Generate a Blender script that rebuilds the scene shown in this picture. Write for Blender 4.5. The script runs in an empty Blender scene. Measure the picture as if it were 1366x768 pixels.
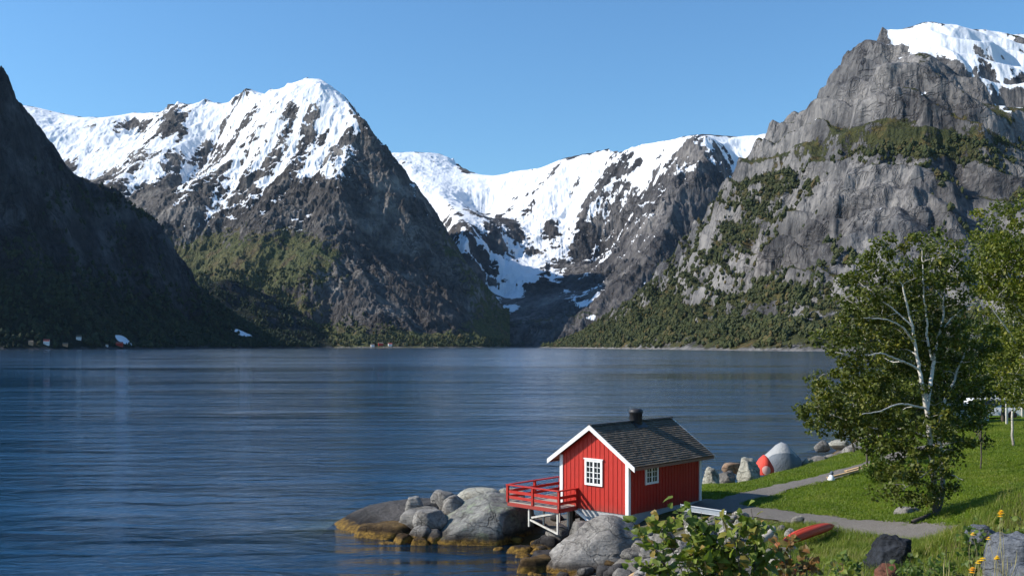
import bpy, bmesh, math, random
import numpy as np
from mathutils import Vector, Matrix, Euler
random.seed(7); rng = np.random.default_rng(7)
scene = bpy.context.scene
COL = scene.collection
F = 1300.0; CX = 683.0; HOR = 461.0; H = 8.5       # focal length and horizon of the photograph, eye height above the water

def P(px, py, D):
    return ((px-CX)/F*D, D, H+(HOR-py)/F*D)
def G(px, py, z):
    """point at height z seen at px,py"""
    D = (H-z)*F/(py-HOR)
    return Vector(((px-CX)/F*D, D, z))

# ---------------------------------------------------------------- numpy noise
_T = 256
_ga = rng.uniform(0, 2*np.pi, (_T, _T)).astype(np.float32)
_GX, _GY = np.cos(_ga), np.sin(_ga)
_R1 = rng.uniform(-.5, .5, (_T, _T)).astype(np.float32)
_R2 = rng.uniform(-.5, .5, (_T, _T)).astype(np.float32)
def perlin(x, y):
    ix = np.floor(x).astype(np.int32); iy = np.floor(y).astype(np.int32)
    fx = (x-ix).astype(np.float32); fy = (y-iy).astype(np.float32)
    u = fx*fx*fx*(fx*(fx*6-15)+10); v = fy*fy*fy*(fy*(fy*6-15)+10)
    def g(i, j, dx, dy):
        a = (ix+i) & 255; b = (iy+j) & 255
        return _GX[a, b]*dx+_GY[a, b]*dy
    n00 = g(0, 0, fx, fy); n10 = g(1, 0, fx-1, fy); n01 = g(0, 1, fx, fy-1); n11 = g(1, 1, fx-1, fy-1)
    return ((n00*(1-u)+n10*u)*(1-v)+(n01*(1-u)+n11*u)*v)*1.5
def fbm(x, y, octv=5, gain=.5, ridged=False):
    s = 0; a = 1; t = 0
    for k in range(octv):
        n = perlin(x*2**k+17.3*k, y*2**k-9.1*k)
        if ridged: n = 1-2*np.abs(n)
        s = s+n*a; t += a; a *= gain
    return s/t
def erosion(x, y, gx, gy, octv=5, gain=.45):
    """gullies that run down the slope (gx, gy)"""
    h = np.zeros_like(x); hx = np.zeros_like(x); hy = np.zeros_like(x)
    a = 1.0; f = 1.0; tot = 0
    for k in range(octv):
        dx = -(gy+hy*.7); dy = (gx+hx*.7)
        m = np.sqrt(dx*dx+dy*dy)+1e-6; s = np.minimum(m, 1.0)/m
        dx = dx*s; dy = dy*s
        px = x*f+k*13.7; py = y*f+k*5.3
        ix = np.floor(px).astype(np.int32); iy = np.floor(py).astype(np.int32)
        fx = (px-ix).astype(np.float32); fy = (py-iy).astype(np.float32)
        va = 0; vx = 0; vy = 0; wt = 0
        for i in (-1, 0, 1, 2):
            for j in (-1, 0, 1, 2):
                A = (ix+i) & 255; B = (iy+j) & 255
                qx = fx-i+_R1[A, B]; qy = fy-j+_R2[A, B]
                w = np.exp(-(qx*qx+qy*qy)*2.0)
                mag = (qx*dx+qy*dy)*6.2832
                c = np.cos(mag); sn = -np.sin(mag)
                va = va+c*w; vx = vx+sn*dx*w; vy = vy+sn*dy*w; wt = wt+w
        h = h+va/wt*a; hx = hx+vx/wt*a*1.5; hy = hy+vy/wt*a*1.5
        tot += a; a *= gain; f *= 2.03
    return h/tot

def sstep(a, b, x):
    t = np.clip((x-a)/(b-a), 0, 1); return t*t*(3-2*t)

# ---------------------------------------------------------------- objects
def link(o, parent=None):
    COL.objects.link(o)
    if parent is not None: o.parent = parent
    return o
def tag(o, label=None, cat=None, group=None, kind=None):
    if label: o['label'] = label
    if cat: o['category'] = cat
    if group: o['group'] = group
    if kind: o['kind'] = kind
    return o
def np_mesh(name, verts, quads, mat, smooth=True, attrs=None, tris=False):
    me = bpy.data.meshes.new(name)
    n = 3 if tris else 4
    me.vertices.add(len(verts)); me.vertices.foreach_set('co', np.asarray(verts, np.float32).ravel())
    nf = len(quads)
    me.loops.add(nf*n); me.polygons.add(nf)
    me.loops.foreach_set('vertex_index', np.asarray(quads, np.int32).ravel())
    me.polygons.foreach_set('loop_start', np.arange(0, nf*n, n, dtype=np.int32))
    me.polygons.foreach_set('use_smooth', np.full(nf, smooth))
    for k, a in (attrs or {}).items():
        at = me.attributes.new(k, 'FLOAT', 'POINT'); at.data.foreach_set('value', np.asarray(a, np.float32))
    me.update(calc_edges=True); me.materials.append(mat)
    return me
def grid_quads(nu, nv):
    i = np.arange(nu-1)[:, None]*nv+np.arange(nv-1)[None, :]
    return np.stack([i, i+nv, i+nv+1, i+1], -1).reshape(-1, 4)

# ---------------------------------------------------------------- node helper
class NT:
    def __init__(s, name):
        s.m = bpy.data.materials.new(name); s.m.use_nodes = True
        s.t = s.m.node_tree; s.t.nodes.clear()
        s.out = s.t.nodes.new('ShaderNodeOutputMaterial')
    def n(s, typ, **kw):
        nd = s.t.nodes.new(typ)
        for k, v in kw.items():
            if k[0] == '_': setattr(nd, k[1:], v)
            else:
                key = int(k[1:]) if k[0] == 'i' and k[1:].isdigit() else k.replace('__', ' ')
                s.set(nd.inputs[key], v)
        return nd
    def set(s, sock, v):
        if isinstance(v, bpy.types.NodeSocket): s.t.links.new(v, sock)
        elif isinstance(v, bpy.types.Node): s.t.links.new(v.outputs[0], sock)
        else:
            if sock.type == 'RGBA' and len(v) == 3: v = (*v, 1)
            sock.default_value = v
    def math(s, op, a, b=0.0, c=None, clamp=False):
        nd = s.t.nodes.new('ShaderNodeMath'); nd.operation = op; nd.use_clamp = clamp
        s.set(nd.inputs[0], a); s.set(nd.inputs[1], b)
        if c is not None: s.set(nd.inputs[2], c)
        return nd.outputs[0]
    def mix(s, f, a, b, typ='MIX'):
        nd = s.t.nodes.new('ShaderNodeMix'); nd.data_type = 'RGBA'; nd.blend_type = typ
        s.set(nd.inputs[0], f); s.set(nd.inputs[6], a); s.set(nd.inputs[7], b)
        return nd.outputs[2]
    def ramp(s, v, *pts, interp='LINEAR'):
        nd = s.t.nodes.new('ShaderNodeValToRGB'); nd.color_ramp.interpolation = interp
        el = nd.color_ramp.elements
        while len(el) < len(pts): el.new(.5)
        for e, (p, c) in zip(el, pts):
            e.position = p
            e.color = (c, c, c, 1) if isinstance(c, (int, float)) else (*c, 1)
        s.set(nd.inputs[0], v); return nd.outputs[0]
    def noise(s, vec, scale, detail=5, rough=.55, dist=0, out=0, **kw):
        nd = s.t.nodes.new('ShaderNodeTexNoise')
        if vec is not None: s.set(nd.inputs['Vector'], vec)
        nd.inputs['Scale'].default_value = scale; nd.inputs['Detail'].default_value = detail
        nd.inputs['Roughness'].default_value = rough; nd.inputs['Distortion'].default_value = dist
        return nd.outputs[out]
    def vor(s, vec, scale, feat='F1', out=0, rand=1):
        nd = s.t.nodes.new('ShaderNodeTexVoronoi'); nd.feature = feat
        s.set(nd.inputs['Vector'], vec); nd.inputs['Scale'].default_value = scale; nd.inputs['Randomness'].default_value = rand
        return nd.outputs[out]
    def pos(s): return s.n('ShaderNodeNewGeometry').outputs['Position']
    def obj(s): return s.n('ShaderNodeTexCoord').outputs['Object']
    def map(s, v, scale=(1, 1, 1), rot=(0, 0, 0), loc=(0, 0, 0)):
        nd = s.t.nodes.new('ShaderNodeMapping'); s.set(nd.inputs[0], v)
        nd.inputs['Scale'].default_value = scale; nd.inputs['Rotation'].default_value = rot; nd.inputs['Location'].default_value = loc
        return nd.outputs[0]
    def sep(s, v): nd = s.t.nodes.new('ShaderNodeSeparateXYZ'); s.set(nd.inputs[0], v); return nd.outputs
    def attr(s, name): nd = s.t.nodes.new('ShaderNodeAttribute'); nd.attribute_name = name; return nd.outputs['Fac']
    def bump(s, h, dist, strength=1.0, normal=None):
        nd = s.t.nodes.new('ShaderNodeBump'); nd.inputs['Strength'].default_value = strength
        nd.inputs['Distance'].default_value = dist; s.set(nd.inputs['Height'], h)
        if normal is not None: s.set(nd.inputs['Normal'], normal)
        return nd.outputs[0]
    def bsdf(s, col, rough=.8, normal=None, spec=.3, metal=0, **kw):
        nd = s.t.nodes.new('ShaderNodeBsdfPrincipled')
        s.set(nd.inputs['Base Color'], col); s.set(nd.inputs['Roughness'], rough)
        s.set(nd.inputs['Specular IOR Level'], spec); nd.inputs['Metallic'].default_value = metal
        if normal is not None: s.set(nd.inputs['Normal'], normal)
        for k, v in kw.items(): s.set(nd.inputs[k.replace('__', ' ')], v)
        return nd
    def done(s, sh):
        s.t.links.new(sh.outputs[0] if isinstance(sh, bpy.types.Node) else sh, s.out.inputs['Surface']); return s.m

# ---------------------------------------------------------------- camera, light, sky, air
cam = bpy.data.cameras.new('camera'); camo = link(bpy.data.objects.new('camera', cam))
camo.location = (0, 0, H); camo.rotation_euler = (math.radians(90), 0, 0)
cam.sensor_width = 36; cam.lens = F/1366*36; cam.shift_y = (HOR-384)/1366
cam.clip_start = .1; cam.clip_end = 60000
scene.camera = camo
SAZ = math.atan2(-.93, -.37)             # direction towards the sun in plan (x, y)
SAZ = math.atan2(-.02, -.99); SEL = math.radians(34.5)
sdir = Vector((math.cos(SAZ)*math.cos(SEL), math.sin(SAZ)*math.cos(SEL), math.sin(SEL)))
sun = bpy.data.lights.new('sun', 'SUN'); suno = link(bpy.data.objects.new('sun', sun))
sun.energy = 5.0; sun.angle = math.radians(.5); sun.color = (1.0, .945, .87)
suno.rotation_euler = sdir.to_track_quat('Z', 'Y').to_euler(); suno.location = (-30, -10, 40)
w = bpy.data.worlds.new('World'); scene.world = w; w.use_nodes = True
nt = w.node_tree; bg = nt.nodes['Background']
sky = nt.nodes.new('ShaderNodeTexSky'); sky.sky_type = 'NISHITA'; sky.sun_disc = False
sky.sun_elevation = SEL; sky.sun_rotation = math.atan2(sdir.x, sdir.y) % (2*math.pi)
sky.altitude = 100; sky.air_density = 1.3; sky.dust_density = 0; sky.ozone_density = 8.5
tint = nt.nodes.new('ShaderNodeMix'); tint.data_type = 'RGBA'; tint.blend_type = 'MULTIPLY'; tint.inputs[0].default_value = 1; tint.inputs[7].default_value = (.86, .99, 1.0, 1)
nt.links.new(sky.outputs[0], tint.inputs[6]); nt.links.new(tint.outputs[2], bg.inputs[0]); bg.inputs[1].default_value = .12
vs = scene.view_settings; vs.view_transform = 'Standard'; vs.look = 'None'; vs.gamma = 1; vs.exposure = .45
cy = scene.cycles
try:
    cy.use_denoising = True; cy.denoiser = 'OPENIMAGEDENOISE'
except Exception: pass
cy.max_bounces = 6; cy.transparent_max_bounces = 12; cy.volume_bounces = 0; cy.diffuse_bounces = 2; cy.glossy_bounces = 3
cy.use_adaptive_sampling = True; cy.adaptive_threshold = .02; cy.sample_clamp_indirect = 4
# ---------------------------------------------------------------- mountains
def dens(poly, step=60):
    out = []
    for a, b in zip(poly[:-1], poly[1:]):
        a = np.array(a, float); b = np.array(b, float)
        n = max(1, int(np.linalg.norm(b-a)/step))
        for k in range(n): out.append(a+(b-a)*k/n)
    out.append(np.array(poly[-1], float)); return out
def pl(*pts, step=90): return dens([P(*p) for p in pts], step)
def shore(*pts, z=-3, step=140): return dens([((px-CX)/F*D, D, z) for px, D in pts], step)
def off(lst, dx, dy, k, c=0): return [np.array((p[0]+dx, p[1]+dy, p[2]*k+c)) for p in lst]
class RBF:
    def __init__(s, pts, lam=2.0):
        p = np.array(pts); s.c = p[:, :2]/1000; z = p[:, 2]; n = len(p)
        d = np.sqrt(((s.c[:, None]-s.c[None])**2).sum(-1))
        A = np.zeros((n+3, n+3)); A[:n, :n] = -d+np.eye(n)*lam*1e-3
        Q = np.c_[np.ones(n), s.c]; A[:n, n:] = Q; A[n:, :n] = Q.T
        s.w = np.linalg.solve(A, np.r_[z, 0, 0, 0])
    def __call__(s, x, y):
        x = x/1000; y = y/1000; n = len(s.c)
        z = s.w[n]+s.w[n+1]*x+s.w[n+2]*y
        for k in range(n):
            z = z-s.w[k]*np.sqrt((x-s.c[k, 0])**2+(y-s.c[k, 1])**2)
        return z.astype(np.float32)
def blobs(px, py, lst):
    v = np.zeros_like(px)
    for bx, by, rx, ry, val, *rot in lst:
        a = math.radians(rot[0]) if rot else 0
        dx = px-bx; dy = py-by
        u = (dx*math.cos(a)+dy*math.sin(a))/rx; w_ = (-dx*math.sin(a)+dy*math.cos(a))/ry
        v += val*np.exp(-(u*u+w_*w_))
    return v
SURF = {}
def massif(name, ctrl, cols, nu, nv, mat, amp=40, cell=260, warp=1, snow=lambda px, py, z: 0, veg=lambda px, py, z: 0,
           rough=14, lam=2.0, tone=lambda px, py, z: 0, cliff=0, ledge=None):
    rb = RBF(ctrl, lam)
    c = np.array(cols, float)
    u = np.linspace(c[0, 0], c[-1, 0], nu)
    d0 = np.interp(u, c[:, 0], c[:, 1]); d1 = np.interp(u, c[:, 0], c[:, 2])
    t = np.linspace(0, 1, nv)
    Y = d0[:, None]+(d1-d0)[:, None]*t[None]
    X = (u[:, None]-CX)/F*Y
    X = X.astype(np.float32); Y = Y.astype(np.float32)
    wx = X+fbm(X/400, Y/400, 4)*60*warp; wy = Y+fbm(X/400+40, Y/400+9, 4)*60*warp
    Z = rb(wx, wy)
    e = 12.0
    gx = (rb(wx+e, wy)-Z)/e; gy = (rb(wx, wy+e)-Z)/e
    sl = np.sqrt(gx*gx+gy*gy)
    er = erosion(X/cell, Y/cell, gx*1.3, gy*1.3, 6, .42)
    mask = np.clip(sl*1.2, .15, 1.2)*sstep(-5, 120, Z)
    pxa = CX+X/Y*F; pya = HOR-(Z-H)/Y*F; damp = 1-.55*sstep(-.2, 1.0, snow(pxa, pya, Z)+0*Z)
    Z2 = Z+(er-.15)*amp*mask*damp
    st2 = erosion(X/(cell*.3)+7, Y/(cell*.3), gx*1.3+0*X, gy*1.3, 3, .5)
    fine = fbm(X/90, Y/90, 5, .55, ridged=True)
    Z2 = Z2+(fine-.3)*rough*damp*sstep(0, 60, Z)*np.clip(sl, .3, 1.5)
    if cliff:                                      # steps in the height: benches over steep slabs
        st = cliff; ph = (Z2+fbm(X/300, Y/300, 3)*st*1.2)/st
        fr = ph-np.floor(ph); Z2 = Z2+(sstep(.25, .85, fr)-fr)*st*.5*sstep(20, 100, Z)
    if ledge:                                      # slabs between tilted ledges
        st, kx, am = ledge; ph = (Z2+X*kx+fbm(X/350+3, Y/350, 4)*st*1.6)/st
        fr = ph-np.floor(ph); Z2 = Z2+(sstep(.15, .9, fr)-fr)*st*am*sstep(20, 100, Z)*np.clip(sl, .2, 1)
    Z = Z2
    px = CX+X/Y*F; py = HOR-(Z-H)/Y*F
    sn = snow(px, py, Z)+0*Z; vg = veg(px, py, Z)+0*Z; tn = tone(px, py, Z)+0*Z
    V = np.stack([X, Y, Z], -1).reshape(-1, 3)
    me = np_mesh(name, V, grid_quads(nu, nv), mat, True, dict(snow=sn.ravel(), veg=vg.ravel(), gully=er.ravel(), tone=tn.ravel(), streak=st2.ravel()))
    o = link(bpy.data.objects.new(name, me)); tag(o, kind='structure')
    SURF[name] = (X, Y, Z, vg, sn)
    return o

def rock_mat(name, rock_a, rock_b, pale, veg_a, veg_b, veg_c, sc=1.0, bumpd=6.0, slab=0.0):
    t = NT(name); p = t.pos(); g = t.n('ShaderNodeNewGeometry')
    nz = t.sep(g.outputs['Normal'])[2]; z = t.sep(p)[2]
    wob = t.n('ShaderNodeVectorMath', _operation='SCALE', i0=t.n('ShaderNodeVectorMath', _operation='SUBTRACT', i0=t.noise(p, .006*sc, 4, out=1), i1=(.5, .5, .5)), Scale=120/sc)
    pw = t.n('ShaderNodeVectorMath', _operation='ADD', i0=p, i1=wob)
    streak = t.noise(t.map(p, (1, 1, .10), (0, .18, 0)), .022*sc, 6, .68, .4)           # water streaks down the faces
    blotch = t.noise(p, .005*sc, 7, .62)
    fine = t.noise(t.map(pw, (1, 1, .5)), .05*sc, 6, .7)
    def joints(rot, scl, f):
        nn = t.noise(t.map(pw, scl, rot), f*sc, 4, .6)
        return t.ramp(t.math('ABSOLUTE', t.math('SUBTRACT', nn, .5)), (0, 1), (.035, 0))
    j1 = joints((.2, .5, 0), (1, 1, .12), .018); j2 = joints((0, -.45, .3), (.18, .5, 1), .016)
    crack = t.math('MAXIMUM', j1, t.math('MULTIPLY', j2, .9))
    crack = t.math('MULTIPLY', crack, t.ramp(t.noise(p, .004*sc, 3), (.4, .1), (.6, 1)))
    rk = t.mix(t.ramp(streak, (.36, 0), (.64, 1)), rock_a, rock_b)
    rk = t.mix(t.ramp(t.math('ADD', blotch, t.math('MULTIPLY', t.attr('tone'), .5)), (.50, 0), (.66, 1)), rk, pale)
    rk = t.mix(t.math('MULTIPLY', crack, .8), rk, t.mix(1, rk, (.2, .2, .23), 'MULTIPLY'))
    rk = t.mix(t.ramp(fine, (.36, .9), (.58, 0)), rk, t.mix(1, rk, (.42, .42, .45), 'MULTIPLY'))
    rk = t.mix(t.ramp(t.noise(p, .0025*sc, 4, .6), (.4, .8), (.6, 0)), rk, t.mix(1, rk, (.45, .43, .42), 'MULTIPLY'))
    if slab:                                       # smooth pale slabs streaked by water
        s5 = t.noise(t.map(pw, (1, 1, .06), (0, .12, 0)), .05*sc, 5, .7, .2)
        rk = t.mix(t.math('MULTIPLY', t.ramp(t.noise(p, .004, 4, .55), (.42, 0), (.54, 1)), slab), rk, t.mix(t.ramp(s5, (.36, 0), (.62, 1)), rock_a, pale))
    # vegetation
    vn = t.noise(p, .012*sc, 7, .68); vf = t.noise(p, .09*sc, 4, .7)
    vmask = t.math('ADD', t.attr('veg'), t.math('MULTIPLY', t.math('SUBTRACT', vn, .5), 2.4))
    vmask = t.math('ADD', vmask, t.math('MULTIPLY', t.math('SUBTRACT', nz, .55), 1.6))
    vmask = t.math('ADD', vmask, t.math('MULTIPLY', t.math('SUBTRACT', vf, .5), 1.0))
    vmask = t.ramp(vmask, (.42, 0), (.58, 1))
    vc = t.mix(t.ramp(t.noise(p, .008*sc, 4, .6), (.4, 0), (.6, 1)), veg_a, veg_b)
    vc = t.mix(t.ramp(t.noise(t.map(p, loc=(300, 50, 9)), .014*sc, 5, .6), (.52, 0), (.66, 1)), vc, veg_c)
    vc = t.mix(t.ramp(vf, (.35, .7), (.6, 0)), vc, t.mix(1, vc, (.3, .35, .35), 'MULTIPLY'))
    col = t.mix(vmask, rk, vc)
    zs = t.math('ADD', z, t.math('MULTIPLY', t.math('SUBTRACT', t.noise(p, .03, 4), .5), 22))
    col = t.mix(t.n('ShaderNodeMapRange', Value=zs, i1=5.5, i2=2.5).outputs[0], col, t.mix(t.noise(p, .08, 4, .7), rock_a, pale))   # bare shore rock
    # snow
    s1 = t.noise(t.map(p, (1, 1, .4)), .0075*sc, 8, .64, .8); s2 = t.noise(t.map(p, (1, 1, .45)), .05*sc, 5, .72)
    s0 = t.noise(t.map(p, (1, 1, 2.2), (0, .5, 0)), .0035*sc, 5, .6, .5)
    sm = t.math('ADD', t.attr('snow'), t.math('MULTIPLY', t.math('SUBTRACT', s1, .5), 4.2))
    sm = t.math('ADD', sm, t.math('MULTIPLY', t.math('SUBTRACT', s0, .5), 3.0))
    sm = t.math('ADD', sm, t.math('MULTIPLY', t.math('SUBTRACT', s2, .5), 2.4))
    sm = t.math('ADD', sm, t.math('MULTIPLY', t.math('SUBTRACT', nz, .58), 2.2))
    sm = t.math('SUBTRACT', sm, t.math('MULTIPLY', t.attr('gully'), 1.5))
    sm = t.math('SUBTRACT', sm, t.math('MULTIPLY', t.attr('streak'), 1.7))
    sm = t.ramp(sm, (.49, 0), (.53, 1))
    col = t.mix(sm, col, (.74, .76, .785))
    hgt = t.math('ADD', t.math('MULTIPLY', fine, .5), t.math('ADD', t.math('MULTIPLY', streak, 1.2), t.math('MULTIPLY', crack, -.6)))
    hgt = t.math('ADD', hgt, t.math('MULTIPLY', vf, t.math('MULTIPLY', vmask, 1.3)))
    hgt = t.mix(sm, hgt, t.math('MULTIPLY', s2, .25))
    return t.done(t.bsdf(col, .85, t.bump(hgt, bumpd, 1.0), spec=.15))

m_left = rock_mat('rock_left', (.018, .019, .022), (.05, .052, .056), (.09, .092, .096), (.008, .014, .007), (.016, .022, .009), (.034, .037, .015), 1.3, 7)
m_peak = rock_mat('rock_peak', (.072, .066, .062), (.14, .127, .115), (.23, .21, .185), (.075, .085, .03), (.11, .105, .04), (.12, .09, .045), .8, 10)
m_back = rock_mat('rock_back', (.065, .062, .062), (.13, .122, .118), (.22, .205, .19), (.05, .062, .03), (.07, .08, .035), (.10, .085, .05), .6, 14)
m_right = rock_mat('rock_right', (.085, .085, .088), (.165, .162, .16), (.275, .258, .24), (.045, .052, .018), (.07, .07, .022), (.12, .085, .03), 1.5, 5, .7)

# A: the near mountain on the left, whose visible side faces away from the sun
crestA = pl((-420, 440, 1750), (-260, 425, 1950), (-150, 380, 2150), (-60, 210, 2420), (0, 82, 2600), (22, 115, 2640), (41, 153, 2680), (63, 183, 2740), (82, 213, 2800), (101, 232, 2850),
            (118, 251, 2900), (142, 265, 2960), (164, 276, 3020), (186, 284, 3080), (208, 303, 3150), (219, 322, 3200), (235, 350, 3260),
            (252, 374, 3330), (262, 390, 3380), (300, 420, 3450), (345, 440, 3520), (385, 455, 3580), (412, 462, 3620))
ctrlA = crestA+off(crestA, -420, 120, .6)+off(crestA, -1100, 200, .2)
ctrlA += shore((-420, 1350), (-200, 1750), (0, 2120), (100, 2300), (200, 2550), (300, 2900), (360, 3200), (425, 3600), (440, 3900))
ctrlA += shore((-420, 1150), (-200, 1500), (0, 1850), (100, 2050), (200, 2300), (300, 2600), (400, 3100), (470, 3700), z=-60)
ctrlA += pl((-60, 380, 2250), (0, 384, 2300), (40, 388, 2340), (85, 398, 2400), (120, 425, 2460), (160, 440, 2560))
ctrlA += pl((0, 300, 2450), (60, 320, 2560), (120, 350, 2700), (180, 385, 2850), (240, 420, 3050))
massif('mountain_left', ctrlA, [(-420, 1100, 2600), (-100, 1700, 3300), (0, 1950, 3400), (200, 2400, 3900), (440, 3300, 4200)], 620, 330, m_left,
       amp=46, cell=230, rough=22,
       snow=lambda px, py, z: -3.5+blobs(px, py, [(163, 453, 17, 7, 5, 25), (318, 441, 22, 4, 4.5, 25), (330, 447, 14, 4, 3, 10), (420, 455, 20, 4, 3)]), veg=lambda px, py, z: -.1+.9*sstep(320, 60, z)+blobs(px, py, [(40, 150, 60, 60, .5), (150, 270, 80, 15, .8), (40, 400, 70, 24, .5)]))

# low dark rise added before the snow peak, standing in for a cast shadow
crestE = pl((150, 420, 3900), (235, 405, 3950), (262, 384, 4000), (300, 373, 4050), (335, 381, 4110), (370, 400, 4180), (400, 415, 4230), (430, 434, 4270), (465, 462, 4300))
ctrlE = crestE+off(crestE, 40, 500, .75)+shore((150, 3400), (300, 3560), (400, 3750), (470, 4100), (500, 4400))+shore((150, 3200), (300, 3300), (420, 3500), (510, 4000), z=-50)
massif('shadow_hill', ctrlE, [(150, 3300, 4700), (490, 3650, 4800)], 300, 130, m_left, amp=22, cell=200, rough=16,
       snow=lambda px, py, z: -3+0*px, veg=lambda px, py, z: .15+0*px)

# B: the snow peak
crestB = pl((-60, 190, 7600), (46, 156, 7400), (68, 153, 7300), (93, 160, 7200), (137, 164, 7000), (164, 157, 6900), (178, 150, 6850), (189, 153, 6800), (216, 150, 6700),
            (224, 139, 6600), (235, 135, 6500), (257, 142, 6450), (276, 132, 6400), (298, 138, 6300), (312, 120, 6200), (323, 115, 6150), (339, 123, 6100),
            (361, 118, 6000), (383, 109, 5900), (407, 102, 5800), (424, 105, 5700), (434, 113, 5600), (460, 134, 5450), (479, 155, 5300))
ridgeB = pl((479, 155, 5300), (487, 185, 5200), (480, 215, 5050), (468, 255, 4900), (462, 290, 4760), (470, 325, 4620), (478, 350, 4520), (500, 375, 4420), (540, 400, 4320), (570, 425, 4250), (600, 452, 4180), (618, 461, 4120))
rightB = pl((487, 174, 5500), (498, 192, 5750), (513, 215, 5980), (521, 241, 6150), (529, 262, 6300), (545, 299, 6420), (565, 335, 6500), (578, 356, 6500), (597, 392, 6450), (623, 445, 6250), (640, 461, 6100))
ctrlB = crestB+ridgeB+rightB+off(crestB, -100, 900, .55)+off(rightB, 100, 900, .4, -50)
ctrlB += pl((276, 132, 6400), (240, 185, 6000), (195, 240, 5600), (150, 285, 5200))+pl((361, 118, 6000), (325, 185, 5620), (275, 245, 5250), (225, 300, 4950))+pl((318, 125, 6250), (285, 195, 6000), (240, 262, 5600))+pl((224, 139, 6600), (190, 175, 6500), (130, 240, 5850))
ctrlB += pl((60, 230, 6300), (110, 240, 6000), (160, 235, 5900), (100, 245, 5950))
ctrlB += pl((300, 250, 5200), (350, 235, 5200), (400, 200, 5250), (440, 180, 5300))
ctrlB += pl((200, 330, 4900), (260, 320, 4850), (320, 300, 4800), (380, 285, 4800), (430, 262, 4850))
ctrlB += pl((150, 380, 4700), (260, 375, 4500), (330, 362, 4420), (400, 355, 4380), (450, 350, 4400))
ctrlB += pl((280, 420, 4250), (380, 400, 4220), (440, 385, 4250), (480, 390, 4300))
ctrlB += pl((400, 448, 4080), (460, 445, 4060), (520, 447, 4050), (570, 455, 4040))
ctrlB += shore((150, 4100), (400, 3980), (520, 3900), (600, 3900), (650, 4300), (700, 4800))+shore((150, 3800), (400, 3700), (520, 3600), (620, 3600), (700, 4200), z=-50)
snowB = lambda px, py, z: (sstep(370, 120, py+(px-300)*.1)*2.4-1.12 - blobs(px, py, [(505, 230, 30, 70, 1.4), (228, 160, 14, 18, 1.9), (180, 165, 14, 10, 1.9), (260, 215, 40, 12, .8, -30), (420, 270, 60, 30, .9)])
            + blobs(px, py, [(90, 190, 60, 22, 1.5), (410, 120, 30, 20, 1.2), (200, 235, 30, 10, .6), (310, 290, 12, 4, .7), (160, 270, 60, 25, -1.2)])-1.5*sstep(300, 340, py))
massif('mountain_peak', ctrlB, [(-20, 4300, 8300), (150, 3900, 7900), (300, 3800, 7000), (480, 3700, 6700), (600, 3700, 6900), (680, 4000, 6900)], 900, 560, m_peak,
       amp=95, cell=640, rough=42, lam=20, cliff=0, snow=snowB,
       veg=lambda px, py, z: -1.5+2.3*sstep(245, 340, py+(px-300)*.05)+blobs(px, py, [(560, 455, 60, 12, 1), (330, 350, 80, 15, .8), (510, 270, 50, 110, -3.5), (575, 400, 42, 50, -2.6, -20), (480, 400, 60, 30, -1.2)]))

# C: the head of the valley
crestC = pl((420, 215, 8600), (500, 205, 8600), (525, 209, 8500), (575, 206, 8500), (602, 212, 8500), (621, 231, 8600), (631, 236, 8800), (654, 238, 9000), (683, 229, 9000), (725, 227, 9000), (750, 218, 8900),
            (762, 211, 8800), (783, 205, 8600), (812, 197, 8400), (833, 202, 8200), (854, 191, 8000), (883, 189, 7800), (908, 184, 7600), (946, 182, 7200), (954, 188, 7300),
            (996, 183, 7400), (1025, 179, 7400), (1100, 170, 7400), (1250, 180, 7400))
ctrlC = crestC+off(crestC, 0, 1200, .6)
ctrlC += pl((602, 212, 8500), (600, 262, 7300), (604, 300, 6400), (612, 345, 5800), (630, 400, 5400))                                   # left wall
ctrlC += pl((440, 430, 6700), (520, 430, 6500), (560, 425, 6200), (588, 440, 5500))
ctrlC += pl((640, 300, 8000), (690, 300, 7900), (730, 290, 7900))                                   # upper bowl
ctrlC += pl((670, 340, 7300), (700, 355, 7200), (730, 350, 7250))                                   # step
ctrlC += pl((660, 400, 6600), (690, 408, 6500), (740, 415, 6300))                                   # trough
ctrlC += pl((600, 448, 5800), (660, 440, 5900), (720, 440, 5900), (780, 440, 5700))
ctrlC += pl((812, 197, 8400), (790, 260, 8000), (780, 310, 7700), (790, 350, 7300))
ctrlC += pl((946, 182, 7200), (925, 220, 6900), (900, 265, 6600), (880, 310, 6350), (860, 360, 6100), (840, 410, 5800), (800, 450, 5300), (770, 461, 5100))   # lit spur
ctrlC += pl((900, 230, 7300), (860, 280, 7200), (830, 330, 7000), (800, 380, 6600))
ctrlC += pl((1000, 240, 7000), (980, 300, 6600), (950, 350, 6200))
ctrlC += shore((420, 5300), (600, 5000), (700, 4950), (800, 4700), (1000, 4300))+shore((420, 4700), (600, 4600), (800, 4300), (1000, 4000), z=-60)
snowC = lambda px, py, z: (sstep(470, 190, py)*2.1-1.12+blobs(px, py, [(650, 250, 60, 30, 1.2), (690, 232, 80, 10, .7), (880, 188, 60, 8, .9), (990, 182, 50, 9, 1.2), (560, 250, 45, 40, .9), (700, 358, 28, 14, 2.4), (680, 395, 34, 16, 1.7), (640, 400, 44, 14, 1.2, 20), (760, 395, 26, 10, 1.6), (720, 325, 40, 10, .6),
            (900, 300, 26, 95, -2.6, 15), (955, 240, 18, 60, -1.5, 15), (700, 310, 30, 12, -.6), (860, 380, 6, 22, 2.2, 10), (835, 350, 30, 60, -.9), (790, 425, 10, 6, 1.6), (620, 222, 12, 22, -1.6, -20), (600, 300, 40, 60, .4)])-.8*sstep(400, 440, py))
ctrlC = [np.array(p)*(1-.15*float(sstep(590, 690, CX+p[0]/p[1]*F))) if p[2] > 0 else np.array(p) for p in ctrlC]
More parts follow.
